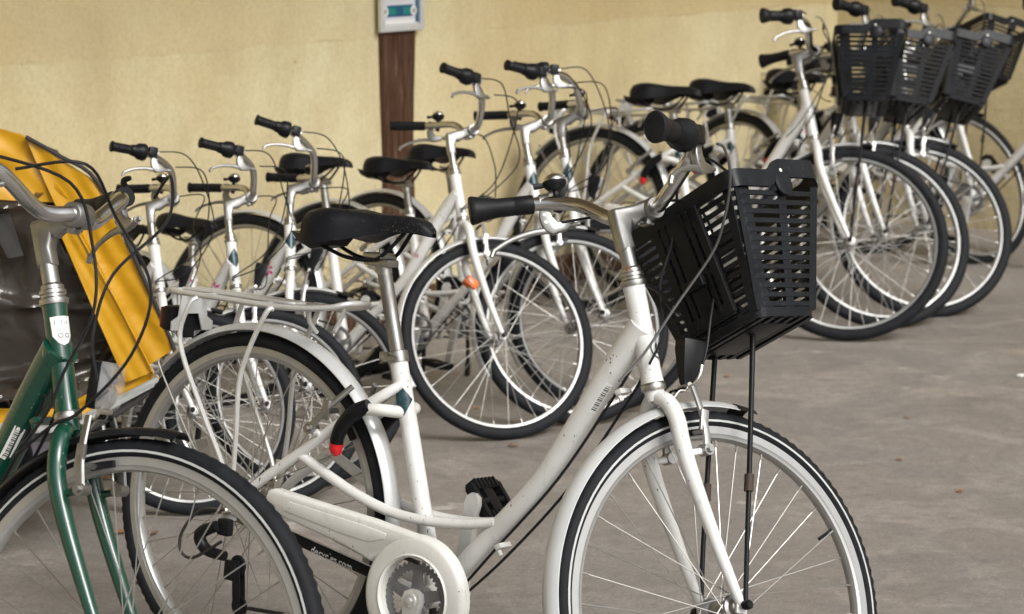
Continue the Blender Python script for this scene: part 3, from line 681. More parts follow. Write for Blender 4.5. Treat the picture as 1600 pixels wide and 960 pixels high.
def boot_mb(k):
    d = (HB(k)-HB('city'))*.5; a = Vector((.955, .034, .716))+d; b = Vector((.955, -.010, .716))+d; n = 12
    return MB().tube([a+(b-a)*i/n for i in range(n+1)], [.0050 if i % 2 else .0036 for i in range(n+1)], 8)
def light_mb(k):
    hb = HB(k); c = hb+Vector((.072, 0, .058)); m = MB()
    m.loft([[c+Vector((x, y*w_, z)) for x, y in ((-dx, -.7), (0, -1), (dx, -1), (dx, 1), (0, 1), (-dx, .7))] for z, w_, dx in ((.040, .015, .016), (.036, .021, .021), (.022, .022, .021), (-.012, .016, .016), (-.040, .010, .011), (-.046, .007, .008))]); return m
def lightlens_mb(k):
    c = HB(k)+Vector((.072, 0, .058)); return MB().loft([[c+Vector((x, y, z)) for x, y in ((dx, -w_), (dx+.006, -w_*.7), (dx+.006, w_*.7), (dx, w_))] for z, w_, dx in ((.036, .019, .0215), (.022, .020, .0215), (-.012, .014, .0165), (-.036, .0095, .0115))])
def lightarm_mb(k):
    hb = HB(k); c = hb+Vector((.072, 0, .012)); m = MB()
    for s in (-1, 1): m.tube(crom([c+Vector((-.004, s*.012, .002)), c+Vector((-.010, s*.013, -.012)), c+Vector((-.022, s*.010, -.016)), c+Vector((-.036, s*.007, -.040)), hb+Vector((.020, s*.006, -.040))], 4), .0026, 8)
    m.tube([c+Vector((-.004, -.016, .0)), c+Vector((-.004, .016, .0))], .0050, 8); return m
def kickstand_mb(lean):
    y = .20; z = y*math.tan(lean)+.012; return MB().tube(crom([(.43, .046, .262), (.415, .062, .240), (.37, .14, .13), (.338, y-.012, z+.028)], 4), .0078, 8).tube([(.342, y-.018, z+.040), (.330, y, z-.008)], .0115, 8)
def derailleur_mb():
    m = MB(); m.box((.004, -.078, .316), (.030, .018, .034), bev=.005); m.tube(crom([(-.006, -.092, .318), (-.045, -.094, .296), (-.030, -.092, .268), (.018, -.088, .262)], 4), [.011, .013, .012, .010], 10)
    m.box((.028, -.078, .235), (.030, .012, .040), bev=.004)
    for z, x in ((.246, .040), (.168, .052)): m.lathe([(0, -.0745), (.019, -.0745), (.021, -.0725), (.019, -.070), (0, -.070)], (x, 0, z), n=16)
    for y in (-.080, -.065): m.loft([[Vector((x-.008, y-.0015, z)), Vector((x+.010, y-.0015, z)), Vector((x+.010, y+.0015, z)), Vector((x-.008, y+.0015, z))] for x, z in ((.038, .256), (.043, .22), (.050, .16))])
    return m
def derguard_mb():
    return MB().tube(crom([(.0, -.083, .350), (-.040, -.105, .345), (-.070, -.118, .300), (-.072, -.118, .262), (-.045, -.110, .250), (.010, -.092, .290)], 5), .0032, 8)
def cassette_mb():
    m = MB()
    for i in range(7):
        r = .022+i*.004; y = -.050+i*.0032
        def rm(a, j, rr): return rr-(.0022 if a % 2 and j in (1, 2) else 0)
        m.lathe([(.010, y), (r, y), (r, y+.0018), (.010, y+.0018)], n=40, rmod=rm)
    return m
def chain_mb(i_):
    m = MB()
    for a, b in ((((.0, -.044, .348+.034), (.47, -.0635, .258+.068)), ((.05, -.044, .160), (.46, -.0635, .258-.068)))[i_],):
        a, b = Vector(a), Vector(b); n = 34
        for i in range(n):
            p = a+(b-a)*(i+.5)/n; m.box(p, ((b-a).length/n*.92, .0055 if i % 2 else .0075, .0070), (b-a).to_track_quat('X', 'Z').to_matrix())
    return m
def stay_mb(s):       # basket stay, fork axle to basket floor
    return MB().tube(crom([(1.079, s*.064, .352), (1.074, s*.064, .45), (1.070, s*.062, .565), (1.062, s*.056, .80), (1.058, s*.054, .850), (1.050, s*.050, .868), (1.02, s*.046, .878)], 5), [.0046, .0046, .0052, .0066, .0066], 10)
def coupling_mb(s): return MB().tube([(1.0705, s*.062, .548), (1.0695, s*.062, .578)], .0086, 12)
BW, BD, BH, BT = .156, .224, .247, .055
def bk_ring(t, off=0, n=5, rad=.026):
    w_ = BW-BT*t+off; x0 = .5*BT*t-off; x1 = BD-BT*t+off; pts = []
    for cx, cy, a0 in ((x1-rad, w_-rad, 0), (x0+rad, w_-rad, 90), (x0+rad, -w_+rad, 180), (x1-rad, -w_+rad, 270)):
        for i in range(n+1): a = R_(a0+90*i/n); pts.append(Vector((cx+rad*math.cos(a), cy+rad*math.sin(a), -BH*t)))
    return pts
def band(t0, t1, o0, o1, lift=0):
    m = MB(); q = [bk_ring(t0, o1), bk_ring(t1, o1), bk_ring(t1, o0), bk_ring(t0, o0)]; n = len(q[0]); vs = [p for r in q for p in r]
    m.add(vs, [(a*n+i, a*n+(i+1) % n, ((a+1) % 4)*n+(i+1) % n, ((a+1) % 4)*n+i) for a in range(4) for i in range(n)]); return m
def basket_slat_mb(i):
    t = .135+i*.0655; return band(t, t+.034, -.0015, .0020)
def basket_rim_mb():
    m = MB(); outs = []
    base = bk_ring(0, .004); n = len(base); dens = []
    for i in range(n):
        a, b = base[i], base[(i+1) % n]
        k = 14 if (a-b).length > .05 else 1
        for j in range(k): dens.append(a+(b-a)*j/k)
    def h(p):
        if abs(p.y) < BW-.035: return 0
        u = (p.x/BD-.40)/.14; u = max(0, min(1, u)); u = u*u*(3-2*u); v = max(0, min(1, (1.04-p.x/BD)/.10)); return .022*u*max(.25, v)
    cx = BD/2; rings = []
    for off, z in ((0, 1), (0, 0), (-1, 0), (-1, 1)):
        r = []
        for p in dens:
            q = p.copy(); d = Vector((p.x-cx, p.y, 0)).normalized()*.006
            q.z = (h(p)+.002 if z else h(p)*.9-.030); q += d*off
            if z and off == 0: q += d*.35
            r.append(q)
        rings.append(r)
    N = len(dens); m.add([p for r in rings for p in r], [(a*N+i, a*N+(i+1) % N, ((a+1) % 4)*N+(i+1) % N, ((a+1) % 4)*N+i) for a in range(4) for i in range(N)])
    for s in (-1, 1):
        y = s*(BW+.0045); c = (BD*.56, -.016); pl = []
        for i in range(18): a = R_(20*i); pl.append((c[0]+.020*math.cos(a), c[1]-.006+.024*math.sin(a)))
        m.prism(pl, y-s*.005, y+s*.0006, .0006)
    return m
def basket_rivet_mb(s): return MB().tube([(BD*.56, s*(BW+.0045), .002), (BD*.56, s*(BW+.0058), .002)], .0034, 10)
RIBS = [('side', sd_, fx) for sd_ in (-1, 1) for fx in (.11, .57, .955)]+[('front', 1, fy) for fy in (-.9, -.32, .32, .9)]+[('rear', -1, fy) for fy in (-.9, .9)]
def basket_rib_mb(q):
    kind, sd_, f = q; r = []
    for i in range(9):
        t = .10+.88*i/8; xr, xf, yw = .5*BT*t, BD-BT*t, BW-BT*t
        if kind == 'side': p, tan, nor, w2 = Vector((xr+(xf-xr)*f, sd_*(yw-.0003), -BH*t)), Vector((1, 0, 0)), Vector((0, sd_, 0)), .0095 if f == .57 else (.017 if f < .5 else .009)
        else: p, tan, nor, w2 = Vector(((xf-.0003) if sd_ > 0 else xr+.0003, yw*f, -BH*t)), Vector((0, 1, 0)), Vector((sd_, 0, 0)), .009
        r.append([p-tan*w2-nor*.0012, p+tan*w2-nor*.0012, p+tan*w2+nor*.0012, p-tan*w2+nor*.0012])
    return MB().loft(r)
def basket_floor_mb():
    m = band(.965, 1.03, -.004, .0045); t = 1.0; z = -BH-.004; w_ = BW-BT; x0 = .5*BT; x1 = BD-BT
    for i in range(6): m.box((x0+(x1-x0)*(i+.5)/6, 0, z), (.010, 2*w_-.004, .012))
    for fy in (-.75, -.4, 0, .4, .75): m.box(((x0+x1)/2, fy*w_, z+.003), (x1-x0-.004, .012, .008))
    m.box(((x0+x1)/2-.01, 0, z-.004), (.075, .15, .006), bev=.002)
    return m
def basket_plate_mb():
    m = MB(); T = Matrix.Rotation(-math.atan2(.5*BT, BH), 4, 'Y')
    a = MB()
    for y0, y1 in ((-.062, -.044), (-.037, -.026), (-.019, .019), (.026, .037), (.044, .062)): a.box((-.007, (y0+y1)/2, -.125), (.010, y1-y0, .205), bev=.002)
    for z0, z1 in ((-.028, -.060), (-.135, -.150), (-.205, -.232)): a.box((-.0065, 0, (z0+z1)/2), (.007, .118, abs(z1-z0)), bev=.001)
    a.box((-.016, 0, -.150), (.014, .050, .020), bev=.003)
    a.xf(T); m.add(a.v, a.f); return m
BASKETM = Matrix.Translation(HT('city')+Vector((.070, .004, .166))) @ Matrix.Rotation(.108, 4, 'Z') @ Matrix.Rotation(-.269, 4, 'Y') @ Matrix.Rotation(-.223, 4, 'X')
BASKETE = Matrix.Translation(HT('city')+Vector((.078, 0, .200))) @ Matrix.Rotation(-.14, 4, 'Y') @ Matrix.Diagonal((1.10, 1.12, 1.0, 1))
def add_basket(root, M4):
    b = put('basket', cached('basket_rim', basket_rim_mb, 'basket'), root, M4, 'black slatted plastic handlebar basket')
    for i in range(13): put('slat', cached(('slat', i), lambda: basket_slat_mb(i), 'basket'), b)
    [put('rib', cached(('rib', q), lambda: basket_rib_mb(q), 'basket'), b) for q in RIBS]; put('basket_floor', cached('bfloor', basket_floor_mb, 'basket'), b)
    put('mounting_plate', cached('bplate', basket_plate_mb, 'black'), b); [put('rivet', cached(('brivet', q), lambda: basket_rivet_mb(q), 'label'), b) for q in (-1, 1)]
    return b
def bracket_mb(k):
    ht = HT(k); return MB().tube(crom([ht+Vector((.014, -.008, .004)), ht+Vector((.04, -.020, -.006)), ht+Vector((.075, -.016, -.030)), ht+Vector((.10, -.004, -.030))], 5), .010, 8, flat=.16, up=(0, 0, 1))
def cable(root, name, pts, r, S, mat='cable', k=7):
    return put(name, MB().tube(crom(pts, k), r, 7).mesh(name, mat), root, S)

DIAMOND = [(0, -.026), (.024, 0), (.052, .010), (.030, .026), (0, .020)]
def flower(cx, cy, s, n=5, seed=0):
    rr = random.Random(seed); out = []
    for i in range(n):
        a = 2*math.pi*i/n+rr.random()*.5; L = s*(.7+.5*rr.random()); u = (math.cos(a), math.sin(a)); t = (-u[1], u[0])
        pl = [(cx+u[0]*L*q+t[0]*w_*s, cy+u[1]*L*q+t[1]*w_*s) for q, w_ in ((.18, 0), (.5, .17), (.8, .2), (1, 0), (.8, -.2), (.5, -.17))]; out.append(grid_poly(pl, 2))
    return out

def bicycle(name, label, kind, pose, steer, scale=1.0, seat=0.0, paint_='white', basket=None, extras=(), group=None, z=0.0, bpitch=0.0, knob=False, stripe=False, seed=0):
    X, Y, yaw, lean = pose; rnd = random.Random(seed)
    root = bpy.data.objects.new(name, None); C.objects.link(root); root.empty_display_size = .2
    root.matrix_world = Matrix.Translation((X, Y, z)) @ Matrix.Rotation(yaw, 4, 'Z') @ Matrix.Rotation(-bpitch, 4, 'Y') @ Matrix.Rotation(-lean, 4, 'X') @ Matrix.Scale(scale, 4)
    tag(root, label, 'bicycle', group); S = steer_m(steer); rt = .0200 if paint_ != 'green' else .0235
    if kind == 'kid': rt = .0195
    P = lambda n, key, fn, mat, S_=None, lab=None, ang=38: put(n, cached(key, fn, mat, ang), root, S_, lab)
    fr = P('frame', ('frame', kind, rt), lambda: frame_mb(kind, rt), paint_)
    fk = P('fork', ('fork', kind), lambda: fork_mb(kind), paint_, S)
    P('headset', ('headset', kind), lambda: headset_mb(kind, True), 'hs', S); P('headset_cup', ('headcup', kind), lambda: headset_mb(kind, False), 'hs', S)
    P('stem', ('stem', kind), lambda: stem_mb(kind), 'alu', S)
    P('handlebar', ('bar', kind), lambda: bar_mb(kind), 'chrome', S)
    P('grip', ('gripL', kind), lambda: grip_mb(kind, 1, False), 'grip', S); P('grip', ('gripR', kind), lambda: grip_mb(kind, -1, True), 'grip', S)
    P('gear_shifter', ('shifter', kind), lambda: shifter_mb(kind), 'black', S)
    if kind == 'city': P('shifter_cover', ('shiftcap', kind), lambda: shiftcap_mb(kind), 'chrome', S)
    P('brake_lever', ('leverL', kind), lambda: lever_mb(kind, 1), 'alu', S); P('brake_lever', ('leverR', kind), lambda: lever_mb(kind, -1), 'alu', S)
    if paint_ == 'green':
        a_, b_, d_, L_ = grip_frame(kind, 1); o_ = a_-d_*.03; gl = put('gear_lever', MB().tube([o_-d_*.008, o_+d_*.008], .0175, 14).mesh('gear_lever', 'black'), root, S)
        put('thumb_lever', MB().tube(crom([o_+Vector((0, 0, .016)), o_+Vector((-.006, .0, .028)), o_+Vector((.012, -.008, .034))], 4), [.007, .006, .004], 8, flat=.6).mesh('thumb_lever', 'black'), gl)
    else:
        be = P('bell', ('bellb', kind), lambda: bell_base_mb(kind), 'black', S); put('bell_dome', cached(('belld', kind), lambda: bell_dome_mb(kind), 'chrome'), be)
    T = Matrix.Translation(STD*seat); T2 = Matrix.Translation(STD*min(0, seat))
    sa = P('saddle', 'saddle', saddle_mb, 'saddle', T, ang=60); put('saddle_rails', cached('saddleb', saddlebase_mb, 'black'), sa)
    P('seat_post', 'post', seatpost_mb, 'post', T); P('saddle_clamp', 'sclamp', seatclamp_mb, 'alu', T); P('seat_collar', 'collar', collar_mb, 'alu')
    wheel(root, S @ Matrix.Translation(FA) @ Matrix.Rotation(rnd.random()*6, 4, 'Y'), False, knob, stripe)
    wheel(root, Matrix.Translation((0, 0, WR)) @ Matrix.Rotation(rnd.random()*6, 4, 'Y'), True, knob, False)
    gm = 'guard' if paint_ != 'green' else 'black'
    P('front_mudguard', 'mgf', lambda: mudguard_mb(R_(91), R_(222)), gm, S @ Matrix.Translation(FA)); 
    P('mudguard_tip', 'mgt', lambda: mudguard_mb(R_(85), R_(91.6), .3675, .0235, 6), 'black', S @ Matrix.Translation(FA))
    P('rear_mudguard', 'mgr', lambda: mudguard_mb(R_(-14), R_(141)), gm, Matrix.Translation((0, 0, WR)))
    for sd_ in (-1, 1):
        ba = P('front_brake_arm', ('brakef', kind, sd_), lambda: brake_mb(kind, False, sd_), 'alu', S); put('brake_pad', cached(('padf', kind, sd_), lambda: pad_mb(kind, False, sd_), 'black'), ba)
        ba = P('rear_brake_arm', ('braker', sd_), lambda: brake_mb('city', True, sd_), 'alu'); put('brake_pad', cached(('padr', sd_), lambda: pad_mb('city', True, sd_), 'black'), ba)
        P('mudguard_stay', ('mgs', sd_), lambda: MB().tube(crom([(-.245, sd_*.028, .605), (-.245, sd_*.034, .612), (-.232, sd_*.040, .590), (-.10, sd_*.058, .44), (-.004, sd_*.062, .362)], 4), .0020, 6), 'alu')
    P('brake_boot', ('boot', kind), lambda: boot_mb(kind), 'black', S)
    if paint_ == 'green':
        o_ = HB(kind)+Vector((.066, 0, .052)); hl = put('headlight', MB().box(o_+Vector((-.016, 0, 0)), (.020, .038, .076), bev=.006).mesh('headlight', 'black'), root, S)
        put('reflector', MB().loft([[o_+Vector((x, y*w_, z_)) for x, y in ((-.006, -1), (dx, -.8), (dx+.003, 0), (dx, .8), (-.006, 1))] for z_, w_, dx in ((.035, .014, .003), (.028, .016, .010), (.014, .016, .014), (.003, .016, .004), (-.006, .016, .012), (-.024, .015, .012), (-.035, .012, .003))]).mesh('reflector', 'chrome'), hl)
        put('lens', MB().loft([[o_+Vector((x, y*w_, z_)) for x, y in ((-.006, -1), (dx*.6, -1), (dx, -.75), (dx+.003, 0), (dx, .75), (dx*.6, 1), (-.006, 1))] for z_, w_, dx in ((.038, .016, .011), (.033, .0185, .019), (.0, .019, .022), (-.030, .0185, .019), (-.038, .016, .011))]).mesh('lens', 'lens'), hl)
    else:
        hl = P('headlight', ('light', kind), lambda: light_mb(kind), 'black', S); put('lens', cached(('lens', kind), lambda: lightlens_mb(kind), 'chrome'), hl)
    P('headlight_bracket', ('larm', kind), lambda: lightarm_mb(kind), 'bolt', S)
    if kind == 'city' and 'bare' not in extras:
        cg = P('chain_guard', 'cguard', chainguard_mb, 'cream' if paint_ != 'green' else 'black'); put('guard_panel', cached('cgt', chainguardtrim_mb, 'cream' if paint_ != 'green' else 'black'), cg)
    P('chainring', 'chainring', chainring_mb, 'grey'); [P('chain', ('chain', q), lambda: chain_mb(q), 'dark') for q in (0, 1)]
    ca = R_(88)
    P('crank', 'crankL', lambda: crank_mb(1, ca), 'silver'); P('crank', 'crankR', lambda: crank_mb(-1, ca+math.pi), 'silver')
    P('pedal', 'pedalL', lambda: pedal_mb(1, ca, R_(48)), 'black'); P('pedal', 'pedalR', lambda: pedal_mb(-1, ca+math.pi, R_(5)), 'black')
    P('kickstand', ('kick', round(lean, 2)), lambda: kickstand_mb(lean), 'dark')
    P('derailleur', 'der', derailleur_mb, 'black'); P('cassette', 'cass', cassette_mb, 'dark'); P('derailleur_guard', 'derg', derguard_mb, 'dark')
    if 'rack' in extras:
        rk = P('rear_rack', 'rack', rack_mb, 'silver'); put('reflector_plate', cached('rplate', rackplate_mb, 'guard'), rk); put('tail_lamp', cached('tlamp', taillight_mb, 'black'), rk); put('tail_lens', cached('tlens', taillens_mb, 'darkred'), rk)
    if 'lock' in extras:
        lk = P('ring_lock', 'lockb', lock_body_mb, 'cream'); put('lock_arm', cached('lockaR', lambda: lock_arm_mb(-1), 'black'), lk); put('lock_arm', cached('lockaL', lambda: lock_arm_mb(1), 'black'), lk); put('red_tip', cached('lockt', lock_tip_mb, 'red'), lk)
    if basket is not None:
        add_basket(root, S @ basket); 
        for sd_ in (-1, 1): st_ = P('basket_stay', ('stay', sd_), lambda: stay_mb(sd_), 'black', S); put('coupling', cached(('coup', sd_), lambda: coupling_mb(sd_), 'darkrust'), st_)
        P('basket_bracket', ('bracket', kind), lambda: bracket_mb(kind), 'black', S)
    if 'reflector' in extras:
        P('side_reflector', 'amber', lambda: MB().box(FA+Vector((-.112, .050, .190)), (.052, .040, .034), Matrix.Rotation(R_(25), 3, 'Y'), bev=.010), 'amber', S)
    # cables that every bicycle has
    ht, hb = HT(kind), HB(kind); a, b, d, L = grip_frame(kind, -1); a2, b2, d2, L2 = grip_frame(kind, 1); hd = hb+AX*.06
    j = lambda q: Vector(((rnd.random()-.5)*q, (rnd.random()-.5)*q, (rnd.random()-.5)*q))
    if kind == 'kid':
        cable(root, 'gear_cable', [a-d*.035+Vector((.01, 0, .012)), a-d*.09+Vector((.045, .01, .02)), ht+Vector((.15, -.11, .20))+j(.05), ht+Vector((.185, -.07, .08))+j(.05), ht+Vector((.12, -.045, -.07))+j(.03), ht+Vector((.04, -.034, -.13)), hb+Vector((-.01, -.030, .01))], .0024, S)
        cable(root, 'brake_cable', [a-d*.085+Vector((.025, 0, -.03)), a-d*.15+Vector((.06, 0, -.03)), ht+Vector((.15, -.05, .12))+j(.04), ht+Vector((.14, .0, -.02))+j(.04), ht+Vector((.05, -.03, -.11)), hb+Vector((-.02, -.026, .02))], .0024, S)
        cable(root, 'brake_cable', [a2-d2*.085+Vector((.02, 0, -.03)), a2-d2*.15+Vector((.06, 0, -.02)), ht+Vector((.13, .05, .12))+j(.04), ht+Vector((.15, .0, .0))+j(.03), hb+Vector((.10, -.030, .02)), hb+Vector((.068, -.034, -.005))], .0024, S)
    elif paint_ == 'green':
        cable(root, 'gear_cable', [a-d*.09+Vector((.03, 0, -.02)), a-d*.15+Vector((.07, .02, -.01)), ht+Vector((.12, -.05, .15)), ht+Vector((.185, -.02, .05)), ht+Vector((.17, -.02, -.06)), ht+Vector((.10, -.03, -.16)), hb+Vector((.0, -.034, -.02)), hb+Vector((-.06, -.036, -.08))], .0027, S)
        cable(root, 'brake_cable', [a-d*.04+Vector((.02, 0, .01)), ht+Vector((.06, -.10, .19)), ht+Vector((.09, -.055, .10)), ht+Vector((.105, -.045, .0)), ht+Vector((.07, -.045, -.10)), hb+Vector((-.01, -.040, .0)), hb+Vector((-.05, -.034, -.06))], .0027, S)
        cable(root, 'brake_cable', [a2-d2*.09+Vector((.025, 0, -.01)), a2-d2*.12+Vector((.045, -.02, .02)), ht+Vector((.12, .10, .16)), ht+Vector((.10, .0, .06)), ht+Vector((.105, -.035, -.04)), hb+Vector((.072, -.040, .06))], .0027, S)
    else:
        Q = lambda L_: [Vector(p) for p in L_]
        cable(root, 'gear_cable', Q([(.838, -.215, 1.088), (.856, -.21, 1.088), (.878, -.20, 1.063), (.896, -.18, 1.03), (.912, -.15, .992), (.922, -.11, .940), (.882, -.07, .841), (.838, -.045, .745), (.80, -.034, .69)]), .0025, S, 'cablegrey')
        cable(root, 'brake_cable', Q([(.791, .19, 1.032), (.833, .15, 1.044), (.868, .08, 1.050), (.903, .02, 1.062), (.922, -.03, 1.050), (.945, -.05, 1.022), (.962, -.06, .970), (.969, -.06, .912), (.970, -.05, .844), (.967, -.05, .789), (.963, -.045, .752)]), .0025, S)
        cable(root, 'brake_cable', Q([(.875, -.195, 1.055), (.868, -.14, 1.09), (.872, -.06, 1.085), (.905, -.01, 1.05), (.915, .01, .98), (.90, .012, .90), (.885, -.030, .80), (.86, -.034, .735)]), .0025, S)
        P('brake_noodle', 'noodle', lambda: MB().tube(crom([(.963, -.045, .755), (.961, -.044, .738), (.957, -.036, .722), (.956, -.020, .717)], 5), .0030, 8), 'bolt', S)
    off = rt*1.05
    P('down_tube_cable', 'dtc1', lambda: MB().tube(crom([(.862, -.024, .738), (.830, -.016, .688), (.722, -.010, .520), (.60, -.008, .372), (.52, -.006, .275), (.47, 0, .222)], 6), .0027, 6), 'cable')
    P('down_tube_cable', 'dtc2', lambda: MB().tube(crom([(.875, -.008, .722), (.842, .004, .672), (.737, .006, .505), (.612, .006, .355), (.52, .004, .262)], 6), .0027, 6), 'cable')
    for (x, z_) in ((.838, .692), (.612, .378)):
        P('cable_clip', ('clip', x), lambda: MB().box((x, -.006, z_), (.014, .036, .010), Matrix.Rotation(R_(-33), 3, 'Y'), bev=.002).tube([(x+.006, -.026, z_-.006), (x+.012, -.026, z_-.014)], .004, 6), paint_)
    return root, S

def decal(root, name, mat, p0, p1, r, shapes, ang, S=None, key=None):
    return put(name, wrap(p0, p1, r, shapes, ang).mesh(name, mat, 60), root, S)

# ---- the white bicycle with the basket in the foreground
EX = ('rack', 'lock')
main, SM = bicycle('bicycle', 'large white step-through bicycle in front with black basket, silver rack and black saddle', 'city', (-.546, 4.3724, -.6174, .1377), 1.1886, 1.0, 0, basket=BASKETM, extras=EX, bpitch=-.012, knob=True, stripe=True, seed=3)
hb, ht = HB('city'), HT('city')
def stc(root): decal(root, 'diamond_sticker', 'teal', STOP-STD*.09, STOP, .0170, [grid_poly([(-.030, 0), (-.002, -.022), (.030, 0), (-.002, .022)], 6)], .25)
stc(main)
ring = []
N = 26
vs = []; fs = []
for i in range(N):
    a = R_(40)+R_(300)*i/(N-1)
    for r in (.0195, .0165): vs.append((.060+r*math.cos(a), r*math.sin(a)))
for i in range(N-1): fs.append((2*i, 2*i+1, 2*i+3, 2*i+2))
decal(main, 'head_badge_ring', 'print', hb, ht, .0194, [(vs, fs)], .75, SM)
decal(main, 'head_badge', 'teal', hb, ht, .0194, [grid_poly([(.060+.0105*math.cos(R_(30*i)), .0085*math.sin(R_(30*i))) for i in range(12)], 4)], .75, SM)
gv, gf = text_shape('G', .016); gv = [(.0545+y, -.0055+x) for x, y in gv]
put('head_badge_letter', wrap(hb, ht, .0201, [([(u, v) for u, v in gv], gf)], .75).mesh('letter', 'lightprint', 60), main, SM)
# chainstay protector with the web address
cs0, cs1 = Vector((.15, -.0545, .323)), Vector((.38, -.0375, .2775))
pl = [(0, -.012), (.20, -.012), (.216, -.006), (.216, .004), (.205, .010), (0, .012)]
prt = wrap(cs0, cs1, .0128, [grid_poly(pl, 6)], 0, .0006); pr_o = put('chainstay_protector', prt.mesh('protector', 'black', 60), main)
tv, tf = text_shape('leisuredecycles.com'[7:], .0185)
tv = [(.062+x, -(y-.0065)) for x, y in tv]; put('lettering', wrap(cs0, cs1, .0128, [(tv, tf)], .22, .0013).mesh('lettering', 'lightprint', 60), pr_o)
# barcode label on the down tube
d0, d1 = Vector((.845, 0, .79)), Vector((.70, 0, .540))
decal(main, 'barcode_label', 'label', d0, d1, .0232, [grid_poly([(.09, -.007), (.155, -.007), (.155, .007), (.09, .007)], 3)], -.85)
bars = []
for i in range(15): x = .096+i*.0036; w_ = .0008+.0008*((i*7) % 3); bars.append(([(x, -.0045), (x+w_, -.0045), (x+w_, .0045), (x, .0045)], [(0, 1, 2, 3)]))
put('barcode', wrap(d0, d1, .0232, bars, -.85, .0014).mesh('barcode', 'print', 60), main)

# ---- the bicycles in the corner: same make, baskets in front
GE = 'white bicycles with black baskets in the corner'
E = [
 ('white bicycle with black basket, nearest of the basket row, front wheel full in view', (.255, 8.579, -.599, .211), .489, -.091),
 ('white bicycle with black basket, second of the basket row from the front', (.478, 8.948, -.742, .255), .904, -.096),
 ('white bicycle with black basket, third of the basket row from the front', (.804, 9.330, -.929, .281), 1.005, -.076),
 ('white bicycle with black basket, farthest of the basket row, at the right edge', (1.103, 10.449, -.728, .25), 1.234, -.10)]
for i, (lab, po, stn, se) in enumerate(E):
    r, S = bicycle('bicycle', lab, 'city', po, stn, 1.0, se, basket=BASKETE, extras=EX, group=GE, seed=20+i); stc(r)
r, S = bicycle('bicycle', 'white bicycle half cut off by the right edge of the picture', 'city', (1.58, 10.05, -.62, .16), .3, 1.0, -.05, extras=('rack', 'bare'), group=GE, seed=31)

# ---- the children's bicycles along the wall
GK = "children's bicycles parked along the wall"
K = [
 ("small white child's bicycle nearest the orange trailer, pink flowers on its frame", (-1.480, 6.133, -.661, .171), .792, .747, -.05, 'fl'),
 ("small white child's bicycle, second from the orange trailer, teal diamond on its head tube", (-1.269, 6.254, -.733, .176), .927, .742, -.05, 'fld'),
 ("small white child's bicycle, third from the orange trailer, behind the big black saddle", (-1.198, 6.514, -.794, .298), .789, .771, -.094, 'fld'),
 ("white bicycle with an orange reflector on its fork, front wheel full in view", (-.871, 6.920, -.531, .246), .864, .850, -.033, 'r'),
 ("white bicycle just behind the one with the orange reflector", (-.618, 7.162, -.593, .201), .785, .850, -.080, 'd'),
 ("white bicycle with rusty stem base, last of the row before the basket bicycles", (-.475, 7.397, -.675, .182), .508, .852, -.063, 'dl')]
for i, (lab, po, stn, sc, se, fx) in enumerate(K):
    r, S = bicycle('bicycle', lab, 'kid', po, stn, sc, se, extras=('reflector',) if 'r' in fx else (), group=GK, seed=40+i)
    kb, kt = HB('kid'), HT('kid')
    if 'd' in fx: decal(r, 'diamond_sticker', 'teal', kb, kt, .0194, [grid_poly([(.060, 0), (.095, -.026), (.132, 0), (.095, .026)], 6)], .35, S)
    if 'fl' in fx:
        da, db = Vector((.80, 0, .745)), Vector((.683, 0, .512))
        decal(r, 'flower_print', 'pink', da, db, .0226, flower(.02, 0, .026, 7, 1+i)+flower(.07, .012, .014, 5, 2+i), -.1)
        decal(r, 'flower_print', 'pink', STOP, BB, .0170, flower(.07, .004, .026, 6, 3+i)+flower(.11, -.004, .015, 5, 5+i), .2)
        sq_ = []
        for q in range(3):
            pts_ = [(.085+.010*i+.006*math.sin(i*2.1+q), -.010+.008*q+.010*math.sin(i*1.9+q*1.3)) for i in range(8)]
            for i in range(7):
                (x0, y0), (x1, y1) = pts_[i], pts_[i+1]; sq_.append(([(x0, y0), (x1, y1), (x1+.0012, y1+.0022), (x0+.0012, y0+.0022)], [(0, 1, 2, 3)]))
        decal(r, 'scribble_print', 'print', da, db, .0222, sq_, -.1)
    if 'r' in fx:
        decal(r, 'flower_print', 'pink', Vector((.80, 0, .745)), Vector((.683, 0, .512)), .0226, flower(.16, .0, .010, 5, 9), -.2)
    put('stem_rust', MB().tube([kt+AX*.030, kt+AX*.062], .0116, 14).mesh('stem_rust', 'rust'), r, S) if 'l' == fx[-1] and 'd' in fx else None

# ---- the green bicycle at the left edge
A, SA = bicycle('bicycle', 'dark green bicycle cut off by the left edge, chrome swept handlebar', 'city', (-1.4844, 4.1081, -.7014, .163), .298, 1.016, 0, paint_='green', seed=5, knob=True, stripe=True)
sh = [(.122, -.017), (.153, -.018), (.154, .018), (.122, .017), (.110, .008), (.106, 0), (.110, -.008)]
b_ = decal(A, 'shield_badge', 'label', hb, ht, .0194, [grid_poly(sh, 6)], 1.0, SA)
sq = []
for c0, r in (((.122, -.004), .0040), ((.122, .0065), .0040)):
    vs = []; fs = []
    for i in range(16):
        a = 2*math.pi*i/16
        for q in (r, r-.0011): vs.append((c0[0]+q*math.cos(a), c0[1]+q*math.sin(a)))
    for i in range(16): k = (i+1) % 16; fs.append((2*i, 2*i+1, 2*k+1, 2*k))
    sq.append((vs, fs))
for i in range(5): x = -.012+i*.005; sq.append(([(.140, x), (.147-.003*(i % 2), x+.001), (.147-.003*(i % 2), x+.0018), (.140, x+.0009)], [(0, 1, 2, 3)]))
put('badge_drawing', wrap(hb, ht, .0194, sq, 1.0, .0013).mesh('drawing', 'print', 60), A, SA)
decal(A, 'barcode_label', 'label', d0, d1, .0268, [grid_poly([(.12, -.009), (.185, -.009), (.185, .009), (.12, .009)], 3)], -.85)
